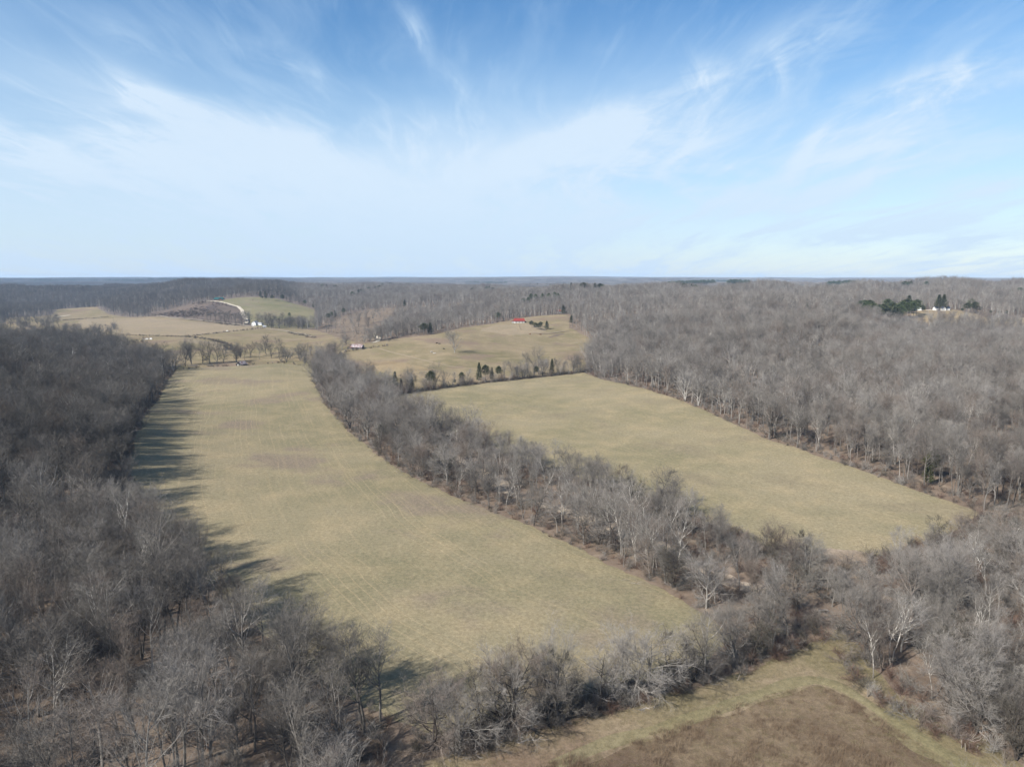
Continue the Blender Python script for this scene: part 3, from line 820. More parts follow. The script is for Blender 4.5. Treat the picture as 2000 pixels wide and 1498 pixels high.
# the big gnarled tree of the hedgerow and the sycamores over the creek
x, y = hit(1000, 1420); add_tree(x, y, 'crook', 'hedge_big', H=17)
SYC = []
for u, v, h in [(1215, 1090, 21), (1265, 1105, 20), (1165, 1048, 18), (1060, 1000, 17), (1325, 1120, 18), (1190, 1072, 19), (1120, 1000, 18), (1300, 1090, 20), (1242, 1108, 20), (1235, 1112, 0), (1282, 1122, 19), (1243, 1100, 0), (1148, 1020, 14), (1235, 1050, 21), (1010, 985, 17), (1340, 1040, 14), (1275, 1120, 17), (1092, 965, 14),
                (882, 900, 14), (960, 1460, 0), (1705, 1325, 14), (1740, 1300, 16), (1890, 1300, 16), (1905, 1130, 15)]:
    if h:
        x, y = hit(u, v); SYC.append((x, y, h))
for x, y, h in SYC: TREES.append([x, y, 'pale', len(SYC) % 4, h / NEARV['pale'][len(SYC) % 4][2], 'syc']); TREES[-1][3] = int(rng.integers(4)); TREES[-1][4] = h / NEARV['pale'][TREES[-1][3]][2]
# belt along the far creek, tree rows at the far end of the fields
far_rows = []
def row(pts, H0, H1, zone, kinds=dict(wide=3, wood=2)):
    for u, v in pts:
        x, y = hit(u, v); add_tree(x, y, pick(kinds), zone, H=rng.uniform(H0, H1) * 1.2)
row([(362, 716), (374, 713), (396, 712), (410, 712), (424, 711), (437, 710)], 17, 21, 'endrow', dict(wide=1))
row([(462, 708), (478, 704), (490, 700), (507, 703), (530, 700), (545, 698), (470, 700), (520, 694)], 11, 16, 'endrow')
row([(888, 690)], 20, 20.5, 'lone', dict(wide=1))
row([(1930, 1410), (1965, 1440), (1990, 1400), (1880, 1360), (1940, 1360), (1985, 1480), (1850, 1330), (1915, 1330), (1895, 1400), (1820, 1300), (1760, 1270), (1700, 1265)], 8, 13, 'bank', dict(wood=2, crook=2, vine=1, wide=1))
row([(765, 770), (785, 768), (805, 763), (832, 760), (847, 758), (852, 757), (886, 752), (912, 752), (960, 745), (985, 742), (1000, 740), (1030, 737), (1044, 733), (1070, 733), (1100, 729), (1120, 728), (1134, 726), (1090, 730), (795, 766), (815, 763), (865, 757), (1010, 739), (1060, 735)], 9, 14, 'backhedge', dict(wide=2, wood=2, pole=1))
row([(1030, 734), (1052, 733)], 17, 19, 'backhedge')
row([(528, 700), (1072, 603), (1060, 606), (1084, 604), (1104, 606), (1046, 610)][1:], 16, 20, 'barnyard', dict(wood=1))
row([(668, 684), (676, 676), (712, 672), (724, 669), (733, 668), (758, 668), (745, 664)], 8, 14, 'barnyard', dict(wide=1))
row([(503, 640), (512, 638), (524, 641), (530, 638), (545, 640), (552, 638), (560, 641), (572, 640), (585, 638), (596, 637), (608, 638), (618, 640)], 14, 20, 'farmyard', dict(wide=3, wood=1))
row([(648, 650), (656, 652), (672, 648), (688, 642), (700, 640), (715, 634), (730, 632), (742, 630), (720, 650), (690, 655), (664, 636), (710, 622), (735, 620), (750, 622), (765, 618), (780, 616)], 18, 23, 'slope', dict(pole=2, wood=2))
# mid forest, 345 - 900 m
P = grid_pts(345, 905, 7.3)
P = P[forest_mask(P, .5)]
MID = []
ripm = sdf(P[:, 0], P[:, 1], RIPARIAN) > 0
for j in range(len(P)):
    x, y = P[j]
    if ripm[j] and rng.random() < .1: continue
    rl = float(relief(x * .8, y * .8))
    if not ripm[j] and rl < -.8 and rng.random() < .7: continue
    H = rng.uniform(16, 22) * (1 + .15 * rl) if not ripm[j] else rng.uniform(12, 19)
    MID.append((x, y, int(rng.integers(12)), H / 19.0, bool(ripm[j])))
MIDLINE = []
def scatter_line(uv, step, jit, H0, H1):
    for x, y in along(hits(uv), step, jit): MIDLINE.append((x, y, int(rng.integers(12)), rng.uniform(H0, H1) / 19.0))
def cluster(u0, v0, u1, v1, n, H0, H1):
    for _ in range(n):
        x, y = hit(rng.uniform(u0, u1), rng.uniform(v0, v1)); MIDLINE.append((x, y, int(rng.integers(12)), rng.uniform(H0, H1) / 19.0))
cluster(545, 693, 655, 712, 34, 8, 15)
cluster(640, 685, 665, 700, 8, 10, 15)
cluster(60, 644, 228, 660, 85, 9, 14)
cluster(0, 640, 60, 668, 16, 9, 13)
cluster(0, 620, 115, 641, 95, 8, 14)
cluster(520, 636, 625, 643, 40, 12, 18)
cluster(1015, 640, 1025, 650, 0, 4, 6)
scatter_line([(1100, 728), (1142, 727)], 6, 3, 8, 14)
scatter_line([(748, 776), (900, 754)], 5.5, 2, 5, 10)
scatter_line([(900, 754), (1142, 727)], 9, 2, 5, 9)
scatter_line([(1000, 742), (1060, 735)], 4, 3, 9, 15)

# choose the individuals: the 300 that show largest
def screen(t):
    x, y = t[0], t[1]; z = float(height(np.array(x), np.array(y)))
    H = NEARV[t[2]][t[3]][2] * t[4]
    u0, v0, f = project(x, y, z); u1, v1, _ = project(x, y, z + H)
    hpx = F * H / f
    vis = (-20 < u1 < 2020) and (v1 < 1480) and (v0 > 0)
    return z, H, u0, v0, v1, hpx, vis
SPECIAL = ('hedge', 'hedge_big', 'syc', 'lone', 'backhedge', 'endrow', 'farmyard', 'barnyard', 'slope')
info = []
for t in TREES:
    z, H, u0, v0, v1, hpx, vis = screen(t)
    score = hpx if vis else -1
    if vis and t[5] in SPECIAL: score += 10000
    if vis and t[5] == 'creek': score *= 1.45
    info.append((score, z, H, u0, v0, hpx))
order = sorted([i for i in range(len(TREES)) if TREES[i][2] != 'pale'], key=lambda i: -info[i][0])
sel = [i for i in order[:296] if info[i][0] > 0]
sel += sorted([i for i in range(len(TREES)) if TREES[i][2] == 'pale' and info[i][0] > 0], key=lambda i: -info[i][0])[:70]
selset = set(sel)

ONES = 'first second third fourth fifth sixth seventh eighth ninth'.split()
TEENS = 'tenth eleventh twelfth thirteenth fourteenth fifteenth sixteenth seventeenth eighteenth nineteenth'.split()
TENS = 'twenty thirty forty fifty sixty seventy eighty ninety'.split()
def ordinal(n):
    if n < 10: return ONES[n - 1]
    if n < 20: return TEENS[n - 10]
    if n >= 100: return 'hundred and ' + ordinal(n - 100) if n > 100 else 'hundredth'
    t, o = divmod(n, 10)
    return (TENS[t - 2][:-1] + 'ieth') if o == 0 else TENS[t - 2] + '-' + ONES[o - 1]
LOOK = {'wood': 'grey upright', 'wide': 'broad spreading', 'pole': 'slender straight', 'pale': 'white-barked', 'crook': 'dark crooked', 'vine': 'bushy vine-clad'}
ZONES = {
    'hedge': ('bare tree in the hedgerow at the near end of the long field', 'trees of the near hedgerow'),
    'hedge_big': ('tallest gnarled dark tree of the hedgerow at the near end of the long field', 'trees of the near hedgerow'),
    'syc': ('tree rising above the creek belt between the two fields', 'white trees along the creek'),
    'creek': ('bare tree in the creek belt between the two fields', 'trees of the creek belt'),
    'bank': ('bare tree on the brown creek bank beside the brush field', 'trees on the creek bank by the brush field'),
    'left': ('bare tree in the shaded wood beside the long field', 'trees of the wood beside the long field'),
    'right': ('bare tree in the sunlit wood above the broad field', 'trees of the wood above the broad field'),
    'lone': ('lone spreading bare tree on the open pasture hill casting a shadow', 'lone tree'),
    'backhedge': ('bare tree in the cedar hedgerow beyond the broad field', 'bare trees of the far hedgerow'),
    'endrow': ('bare tree in the row at the far end of the long field', 'trees at the far end of the long field'),
    'farmyard': ('bare tree around the white farmhouse below the hill', 'trees round the white farmhouse'),
    'barnyard': ('bare tree near the farm buildings on the pasture', 'trees near the barns'),
    'slope': ('tall bare tree standing alone on the brown cleared slope', 'trees on the cleared slope'),
}
zcount = {}
for i in sorted(sel, key=lambda i: (TREES[i][5], TREES[i][2], info[i][3])):
    x, y, kind, vi, sc, zone = TREES[i]
    sc_, z, H, u0, v0, hpx = info[i]
    nm = 'white_barked_tree' if kind == 'pale' else 'bare_tree'
    txt, grp = ZONES[zone]
    key = (zone, kind); zcount[key] = zcount.get(key, 0) + 1
    if zone in ('lone', 'hedge_big'): lab = txt
    else: lab = '%s %s %s, from the left' % (ordinal(zcount[key]), LOOK[kind], txt)
    w = lab.split()
    if len(w) > 16: lab = lab.replace(', from the left', '')
    root = thing(nm, lab, 'tree', (x, y, z), rng.uniform(0, 6.283), grp)
    root.scale = (sc * rng.uniform(.92, 1.1), sc * rng.uniform(.92, 1.1), sc)
    a, b, _ = NEARV[kind][vi]
    link('trunk', a, root); link('crown', b, root)

# everything else of the woods: instanced as mass
def lib(name, meshes):
    c = bpy.data.collections.new(name)
    for i, m in enumerate(meshes):
        o = bpy.data.objects.new('%s_%02d' % (name, i), m); c.objects.link(o)
    return c
def gn_scatter(name, pts, coll, label=None, cat=None):
    """pts: rows of x, y, z, rot, scale, index"""
    A = np.asarray(pts, np.float32)
    me = bpy.data.meshes.new(name); me.vertices.add(len(A)); me.vertices.foreach_set('co', A[:, :3].ravel())
    for nm, tp, col in (('rot', 'FLOAT', 3), ('scl', 'FLOAT', 4)):
        at = me.attributes.new(nm, tp, 'POINT'); at.data.foreach_set('value', A[:, col].copy())
    at = me.attributes.new('idx', 'INT', 'POINT'); at.data.foreach_set('value', A[:, 5].astype(np.int32))
    o = link(name, me, kind='stuff')
    if label: o['label'] = label; o['category'] = cat
    nt = bpy.data.node_groups.new(name, 'GeometryNodeTree')
    nt.interface.new_socket('Geometry', in_out='INPUT', socket_type='NodeSocketGeometry')
    nt.interface.new_socket('Geometry', in_out='OUTPUT', socket_type='NodeSocketGeometry')
    N = nt.nodes; Lk = nt.links.new
    gi, go = N.new('NodeGroupInput'), N.new('NodeGroupOutput')
    iop = N.new('GeometryNodeInstanceOnPoints'); ci = N.new('GeometryNodeCollectionInfo')
    ci.inputs['Collection'].default_value = coll; ci.inputs['Separate Children'].default_value = True; ci.inputs['Reset Children'].default_value = True
    def at_(n, t):
        a = N.new('GeometryNodeInputNamedAttribute'); a.data_type = t; a.inputs['Name'].default_value = n; return a.outputs['Attribute']
    cx = N.new('ShaderNodeCombineXYZ'); Lk(at_('rot', 'FLOAT'), cx.inputs[2])
    Lk(gi.outputs[0], iop.inputs['Points']); Lk(ci.outputs[0], iop.inputs['Instance'])
    iop.inputs['Pick Instance'].default_value = True
    Lk(at_('idx', 'INT'), iop.inputs['Instance Index'])
    Lk(cx.outputs[0], iop.inputs['Rotation']); Lk(at_('scl', 'FLOAT'), iop.inputs['Scale'])
    Lk(iop.outputs[0], go.inputs[0])
    md = o.modifiers.new('scatter', 'NODES'); md.node_group = nt
    return o
def zfill(rows):
    A = np.array(rows, float); A[:, 2] = height(A[:, 0], A[:, 1]); return A

joined = []
for k, i in ALLN:                                   # near variants once more with both materials in one mesh
    a, b, H = NEARV[k][i]
    joined.append(bare_joined(100 + 17 * i + len(k) * 1000, k, H, 0, forked=(i % 3 == 2)))
c_near = lib('near_bare_tree', joined)
jidx = {ki: n for n, ki in enumerate(ALLN)}
rest = [[t[0], t[1], 0, rng.uniform(0, 6.28), t[4], jidx[(t[2], t[3])]] for i, t in enumerate(TREES) if i not in selset]
gn_scatter('near_woodland', zfill(rest), c_near, 'bare grey trees deeper inside the woods around the fields', 'woodland')
mids = [bare_joined(500 + i, ['wood', 'wood', 'wide', 'wood', 'pole', 'wide', 'wood', 'pale', 'wood', 'wide', 'wood', 'pole'][i], 19.0, 1, forked=(i % 4 == 1)) for i in range(12)]
c_mid = lib('mid_bare_tree', mids)
A = [[m[0], m[1], 0, rng.uniform(0, 6.28), m[3], m[2] if not m[4] else rng.choice([0, 2, 5, 9, 3])] for m in MID] + [[m[0], m[1], 0, rng.uniform(0, 6.28), m[3], rng.choice([2, 5, 9, 0])] for m in MIDLINE]
gn_scatter('middle_woodland', zfill(A), c_mid, 'grey leafless woodland on the slopes behind the fields', 'woodland')
# 900 - 2300 m
P = grid_pts(905, 2300, 9.0, .78, 30)
P = P[forest_mask(P, 2.0)]
fars = [bare_joined(900 + i, ['wood', 'wood', 'pole', 'wide', 'wood', 'pale', 'wood', 'wood'][i], 20.0, 2) for i in range(8)]
c_far = lib('far_bare_tree', fars)
print('far trees', len(P))
A = np.stack([P[:, 0], P[:, 1], 0 * P[:, 0], rng.uniform(0, 6.28, len(P)), rng.uniform(.8, 1.12, len(P)) * (1 + .14 * relief(P[:, 0] * .5, P[:, 1] * .5)), rng.integers(0, 8, len(P))], -1)
gn_scatter('far_woodland', zfill(A), c_far, 'hazy grey leafless woodland covering the distant hills', 'woodland')
# 2300 - 12000 m in patches
def patch(seed, size, n, ntw, tw, H):
    g = np.random.default_rng(seed); G = Geo()
    cx = g.uniform(-size / 2, size / 2, (n, 2)); hh = H * g.uniform(.75, 1.1, n)
    c = np.repeat(cx, ntw, 0); h = np.repeat(hh, ntw)
    a = g.uniform(0, 6.28, len(c)); rr = 4.6 * np.sqrt(g.uniform(0, 1, len(c)))
    z = h * (.62 + .36 * np.sqrt(np.clip(1 - (rr / 5.2) ** 2, 0, 1))) - g.uniform(0, 5.5, len(c))
    Pp = np.stack([c[:, 0] + rr * np.cos(a), c[:, 1] + rr * np.sin(a), z - 1.5], -1)
    D = unit(np.stack([np.cos(a) * rr * .2, np.sin(a) * rr * .2, np.full(len(c), 1.2)], -1) + g.normal(0, .4, (len(c), 3)))
    G.slivers(g, Pp, D, g.uniform(2, 4, len(c)), np.full(len(c), tw))
    # trunks
    tp = np.concatenate([cx, np.zeros((n, 1))], 1)
    G.slivers(g, tp, np.tile([0, 0, 1.], (n, 1)), hh * .9, np.full(n, .5))
    return G.mesh('wood_patch', ['twig'])
c_p = lib('wood_patch', [patch(40 + i, 36, 22, 48, .45, 20) for i in range(5)])
P = grid_pts(2280, 4600, 30, .78, 40); P = P[forest_mask(P, 5.0)]
A = np.stack([P[:, 0], P[:, 1], 0 * P[:, 0], rng.uniform(0, 6.28, len(P)), rng.uniform(.9, 1.1, len(P)), rng.integers(0, 5, len(P))], -1)
gn_scatter('distant_woodland', zfill(A), c_p, 'blue grey woodland fading towards the horizon ridges', 'woodland')
c_p2 = lib('wood_block', [patch(60 + i, 110, 170, 22, 1.0, 20) for i in range(4)])
P = grid_pts(4560, 12200, 88, .76, 40)
A = np.stack([P[:, 0], P[:, 1], 0 * P[:, 0], rng.uniform(0, 6.28, len(P)), rng.uniform(.95, 1.05, len(P)), rng.integers(0, 4, len(P))], -1)
gn_scatter('horizon_woodland', zfill(A), c_p2, 'farthest wooded ridges along the horizon', 'woodland')
# ------------------------------------------------------------------ evergreens
CED = [tuple(a.mesh('m', ['bark']) if k == 0 else a.mesh('m', ['cedar_green']) for k, a in enumerate(leafy(s, 10, 2.6, 1500, .55, 'cone'))) for s in (1, 2, 3)]
OVL = [tuple(a.mesh('m', ['bark']) if k == 0 else a.mesh('m', ['cedar_green']) for k, a in enumerate(leafy(s, 10, 3.3, 1500, .6, 'oval'))) for s in (4, 5)]
PIN = [tuple(a.mesh('m', ['bark']) if k == 0 else a.mesh('m', ['pine_green']) for k, a in enumerate(leafy(s, 18, 4.2, 1500, .8, 'pine'))) for s in (6, 7, 8)]
OLV = [tuple(a.mesh('m', ['bark']) if k == 0 else a.mesh('m', ['olive_green']) for k, a in enumerate(leafy(s, 10, 3.0, 1300, .6, 'oval'))) for s in (9, 10)]
EV = {'cedar': (CED, 10), 'oval': (OVL, 10), 'pine': (PIN, 18), 'olive': (OLV, 10)}
def hit_top(u, v, H, wood=False):
    """where a tree of height H stands whose top is seen in direction (u, v)"""
    a = (u - CX) / F; b = (v - CY) / F
    dx, dy, dz = a, math.cos(PITCH) - b * math.sin(PITCH), -math.sin(PITCH) - b * math.cos(PITCH)
    s = np.geomspace(70, 9000, 2500)
    zz = CAMH + dz * s; hh = height(dx * s, dy * s) + H
    m = zz < hh
    if wood: m &= forest_mask(np.stack([dx * s, dy * s], -1), 3.0) & (dy * s > (500 if wood is True else wood))
    i = int(np.argmax(m)) if m.any() else len(s) - 1
    return dx * s[i], dy * s[i]
def evergreen(kind, x, y, H, label, group, name='pine_tree', fat=1.0):
    vs, h0 = EV[kind]; a, b = vs[int(rng.integers(len(vs)))]
    z = float(height(np.array(x), np.array(y)))
    r = thing(name, label, 'tree', (x, y, z), rng.uniform(0, 6.28), group)
    s = H / h0; r.scale = (s * fat, s * fat, s)
    link('trunk', a, r); link('crown', b, r)
hedge_ev = [(772, 769, 14, 'cedar', 'tall dark cedar at the creek end of the cedar hedgerow'), (784, 767, 9, 'cedar', 'small cedar second from the creek end of the cedar hedgerow'),
            (805, 764, 9.5, 'cedar', 'thin cedar among bare saplings in the cedar hedgerow'), (841, 760, 12, 'oval', 'dark cedar leaning against a bare clump tree in the hedgerow'),
            (902, 751, 8.5, 'oval', 'low rounded cedar beside a fan-shaped bare tree in the hedgerow'), (936, 747, 14, 'cedar', 'tallest dark cedar in the middle of the cedar hedgerow'),
            (948, 746, 12, 'oval', 'brownish cedar pressed against the tallest hedgerow cedar'), (961, 743, 9.5, 'cedar', 'squat dark cedar right of the hedgerow middle'),
            (974, 742, 10, 'oval', 'bushy cedar right of the squat hedgerow cedar'), (1047, 736, 8, 'oval', 'small cedar under the large bare tree of the hedgerow'),
            (1078, 733, 12.5, 'cedar', 'pointed cedar near the wood end of the cedar hedgerow'), (888, 752, 4, 'oval', 'very small cedar bush in the cedar hedgerow')]
for u, v, H, k, lab in hedge_ev:
    x, y = hit(u, v); evergreen(k, x, y, H * 1.1, lab, 'cedars of the hedgerow', 'cedar_tree', .85)
for u, v, H, k, lab in [(1812, 948, 10, 'cedar', 'green cedar at the wood edge above the broad field'), (1818, 936, 11, 'olive', 'olive evergreen just behind the cedar at the wood edge'),
                        (1868, 830, 7, 'olive', 'small bright green cedar inside the sunlit wood'), (1682, 742, 7, 'olive', 'tiny yellowish cedar high in the sunlit wood')]:
    x, y = hit(u, v); evergreen(k, x, y, H, lab, 'cedars of the sunlit wood', 'cedar_tree')
for u, v, H, lab in [(678, 800, 12, 'slanting yellow-green cedar in the creek belt'), (690, 786, 10, 'olive cedar behind the yellow-green cedar in the creek belt'), (596, 709, 6, 'dark cedar bush at the far end of the creek belt')]:
    x, y = hit(u, v); evergreen('olive' if H > 6 else 'oval', x, y, H, lab, 'cedars of the creek belt', 'cedar_tree', .8)
for u, v, H, k, lab in [(1038, 641, 7.5, 'oval', 'dark round cedar beside the red-roofed barn, on the barn side of its clump'), (1046, 644, 7, 'oval', 'dark cedar in the middle of the clump by the barn'),
                        (1053, 646, 7.5, 'oval', 'dark cedar at the lower end of the clump by the barn'), (1068, 644, 9, 'cedar', 'pointed olive cedar standing apart from the clump by the barn'),
                        (1056, 640, 6, 'oval', 'small cedar at the rear of the clump by the barn'), (1116, 632, 9, 'cedar', 'cedar at the wood edge across the pasture from the barn')]:
    x, y = hit(u, v); evergreen(k, x, y, H * 1.25, lab, 'cedars by the red-roofed barn', 'cedar_tree', 1.35)
pines = [(1022, 583, 20, 'pine'), (1032, 581, 21, 'pine'), (1037, 574, 20, 'pine'), (1046, 575, 20, 'pine'), (1060, 574, 20, 'pine'), (1072, 573, 20, 'pine'), (1083, 571, 21, 'pine'), (1090, 573, 20, 'pine')]
for i, (u, v, H, k) in enumerate(pines):
    x, y = hit_top(u, v, H); evergreen(k, x, y, H, '%s bright green pine from the left in the row behind the red-roofed barn' % ordinal(i + 1), 'pines behind the barn')
def knoll(u, v, y):
    x, y, zt = pd(u, v, y); return x, y, float(np.clip(zt - height(np.array(x), np.array(y)), 6, 22))
gr = [(1672, 594), (1682, 588), (1690, 586), (1700, 587), (1708, 589), (1718, 587), (1727, 583), (1735, 581), (1742, 583), (1750, 582), (1758, 581), (1765, 583), (1772, 585), (1780, 587), (1786, 590), (1745, 592), (1760, 593), (1774, 594), (1730, 592), (1792, 583), (1680, 596)]
for i, (u, v) in enumerate(gr):
    x, y, H_ = knoll(u, v, rng.uniform(885, 960)); evergreen('pine' if i % 3 else 'oval', x, y, H_, '%s dark green pine from the left in the grove beside the white shed' % ordinal(i + 1), 'pine grove by the white shed', fat=1.45)
for u, v, H, k, lab in [(1777, 568, 20, 'cedar', 'tall dark conifer rising above the pine grove'), (1845, 571, 22, 'cedar', 'tall blue-green conifer behind the white house'), (1836, 566, 20, 'cedar', 'thin conifer top left of the tall blue-green conifer'),
                        (1898, 584, 15, 'pine', 'round green pine to the right of the white house'), (1890, 592, 12, 'oval', 'olive evergreen under the round pine by the white house'), (1905, 590, 13, 'oval', 'dark evergreen on the far side of the round pine'),
                        (1880, 602, 9, 'oval', 'low evergreen nearest the white house lawn'), (1912, 598, 11, 'oval', 'dark evergreen at the outer end of the clump by the house'),
                        (1936, 606, 7, 'oval', 'dark round bush before the bare wood'), (1952, 608, 6, 'oval', 'small green bush before the bare wood'), (1966, 607, 7, 'oval', 'green bush at the corner of the bare wood'),
                        (1993, 562, 20, 'pine', 'tall green pine at the far right of the ridge'), (1975, 566, 17, 'pine', 'green pine beside the tall pine on the far right ridge'),
                        (1804, 600, 5, 'olive', 'small yellow-green tree in front of the white shed'), (1803, 597, 8, 'oval', 'dark evergreen between the white shed and the house'),
                        (1613, 588, 14, 'cedar', 'dark cedar in the open wood left of the pine grove'), (1577, 592, 12, 'cedar', 'dark cedar farther left in the open wood'), (1652, 593, 12, 'olive', 'olive evergreen near the left end of the pine grove')]:
    if u > 1760 and u < 1975: x, y, H = knoll(u, v, 985 if H > 14 else 965)
    else: x, y = hit_top(u, v, H, 700)
    evergreen(k, x, y, H, lab, 'evergreens around the white house', fat=1.25)
for u, v, H, k, lab in [(508, 569, 15, 'cedar', 'dark cedar on the crest of the round pasture hill, left of the pair'), (518, 567, 17, 'cedar', 'taller dark cedar on the crest of the round pasture hill'), (512, 579, 8, 'oval', 'small round tree below the crest cedars'),
                        (519, 579, 9, 'oval', 'second small round tree below the crest cedars'), (531, 577, 14, 'olive', 'large brownish tree on the round pasture hill casting a shadow'), (551, 576, 16, 'oval', 'dark evergreen where the hill meets the wood'),
                        (565, 611, 12, 'pine', 'round pine above the farmyard trees'), (612, 590, 14, 'cedar', 'dark cedar at the wood edge below the hill')]:
    x, y = hit_top(u, v, H); evergreen(k, x, y, H, lab, 'trees on the round pasture hill', fat=1.2)
sc = [(647, 612), (654, 610), (640, 614), (671, 608), (695, 580), (702, 582), (630, 555), (638, 556), (655, 557), (688, 570), (700, 566), (708, 565), (720, 561), (733, 560), (741, 558), (747, 553), (757, 551), (762, 552), (888, 549), (895, 549), (923, 563), (950, 560), (956, 559), (962, 562), (1036, 553), (1050, 553), (1060, 552), (1075, 555), (1082, 554), (1100, 553), (1110, 552), (1116, 553), (1140, 562), (1172, 561), (1162, 562), (1335, 566), (1357, 566), (1350, 568), (1172, 563), (1578, 569), (1595, 570), (1768, 550), (1775, 551), (1780, 549), (1745, 552), (1810, 550), (790, 595), (997, 597), (972, 617), (840, 636), (828, 632), (596, 605), (1100, 628)]
for i, (u, v) in enumerate(sc):
    x, y = hit_top(u, v, 22 if v < 575 else 14, True if v > 570 else 1500); evergreen(['pine', 'cedar', 'oval'][i % 3], x, y, 22 if v < 575 else 14, '%s dark evergreen from the left rising singly from the distant bare woods' % ordinal(sorted(sc).index((u, v)) + 1), 'single evergreens in the far woods', fat=1.35)
def strip(uv0, uv1, n, H, jv=1.2):
    out = []
    for _ in range(n):
        t = rng.random(); x, y = hit_top(uv0[0] + (uv1[0] - uv0[0]) * t, uv0[1] + (uv1[1] - uv0[1]) * t + rng.uniform(0, jv), H, 2600)
        out.append([x, y, 0, rng.uniform(0, 6.28), rng.uniform(.9, 1.2) * H / 18, int(rng.integers(3))])
    return out
c_pine = lib('pine_mass', [ (lambda Tk, G: (G.mesh('pm', ['pine_green'])))(*leafy(30 + i, 18, 6.5, 500, 1.6, 'pine')) for i in range(3)])
gn_scatter('pine_plantation', zfill(strip((1305, 551), (1400, 548), 130, 24) + strip((1400, 547), (1463, 549), 110, 24) + strip((1478, 550), (1538, 556), 110, 24, 1.5) + strip((512, 553), (590, 554), 110, 22, 1.2)
           + strip((910, 550), (990, 551), 70, 22) + strip((1615, 551), (1672, 549), 60, 22) + strip((60, 546), (280, 546), 160, 26, .8) + strip((290, 544), (380, 544), 90, 26, .8)), c_pine, 'dark green pine plantations on the distant ridges', 'pine plantation')

# ------------------------------------------------------------------ undergrowth
SH = []
for i in range(5):
    G, tw = shrub_mesh(70 + i, 3.0, 9 + i); SH.append(G.mesh('shrub', [['twig', 'brown_twig', 'vine_twig', 'twig', 'brown_twig'][i]]))
c_sh = lib('undershrub', SH)
def mask_pts(y0, y1, sp, fn):
    P = grid_pts(y0, y1, sp, .78, 20); return P[fn(P)]
def edgefn(P):
    f = forest_mask(P, -1.0)
    dmin = np.full(len(P), 1e9)
    for pl in (LONG, RIGHT, MEADOW, PAST): dmin = np.minimum(dmin, np.abs(sdf(P[:, 0], P[:, 1], pl)))
    rip = sdf(P[:, 0], P[:, 1], RIPARIAN) > -1
    cr = seg_dist(P[:, 0], P[:, 1], CREEK, False) > 4.5
    belt = rip & (P[:, 0] < 80) & (P[:, 1] > 150) & (P[:, 1] < 330)
    pr = np.where(belt, .92, np.where(rip, .95, np.where(dmin < 9, .85, .32)))
    return f & (rng.random(len(P)) < pr) & cr
P = mask_pts(95, 700, 3.3, edgefn)
A = [[x, y, 0, rng.uniform(0, 6.28), rng.uniform(.35, 1.15) * (1.35 if (x > 60 and y < 230) else 1), int(rng.choice([0, 2, 3, 3, 0, 2, 1, 4]))] for x, y in P]
for x, y in along(HEDGE, .9, 1.6): A.append([x, y, 0, rng.uniform(0, 6.28), rng.uniform(.4, 1.1), int(rng.integers(5))])
for x, y in along(BACKH, .8, 1.0): A.append([x, y, 0, rng.uniform(0, 6.28), rng.uniform(.4, 1.1) * (1 + 1.6 * (rng.random() < .12)), int(rng.choice([2, 2, 0, 1]))])
for ln, st, w in [([(110, 628), (160, 624), (215, 619)], 2.5, 1.5), ([(235, 655), (300, 657), (355, 659), (375, 657), (440, 650), (520, 642)], 2.2, 1.5), ([(365, 659), (410, 664), (440, 672), (458, 688)], 1.6, 3),
                  ([(380, 624), (420, 630), (470, 638)], 2.2, 4), ([(565, 651), (600, 657), (612, 661)], 1.5, 4), ([(640, 697), (680, 687), (740, 679), (756, 676)], 2.2, 1.2), ([(700, 668), (760, 664), (870, 640), (1000, 627)], 2.5, 2)]:
    for x, y in along(hits(ln), st, w): A.append([x, y, 0, rng.uniform(0, 6.28), rng.uniform(.5, 1.1), int(rng.integers(5))])
for _ in range(1500):
    u, v = rng.uniform(290, 480), rng.uniform(592, 630)
    x, y = pd(u, v, 1)[:2] if False else (0, 0)
lo, hi = SCRUB.min(0), SCRUB.max(0)
Pp = rng.uniform(lo, hi, (5200, 2)); Pp = Pp[sdf(Pp[:, 0], Pp[:, 1], SCRUB) > 4]
dens = np.sin(Pp[:, 0] / 38) + np.sin(Pp[:, 1] / 29 + Pp[:, 0] / 60) + rng.uniform(-1, 1, len(Pp))
for x, y in Pp[dens > .55]: A.append([x, y, 0, rng.uniform(0, 6.28), rng.uniform(.6, 1.5), int(rng.choice([1, 2, 4]))])
lo, hi = CUT.min(0), CUT.max(0)
Pp = rng.uniform(lo, hi, (900, 2)); Pp = Pp[sdf(Pp[:, 0], Pp[:, 1], CUT) > 4]
for x, y in Pp: A.append([x, y, 0, rng.uniform(0, 6.28), rng.uniform(.4, 1.0), int(rng.choice([0, 2, 3, 1]))])
print('undergrowth', len(A))
gn_scatter('undergrowth', zfill(A), c_sh, 'low leafless brush under the trees and along the field edges', 'undergrowth')
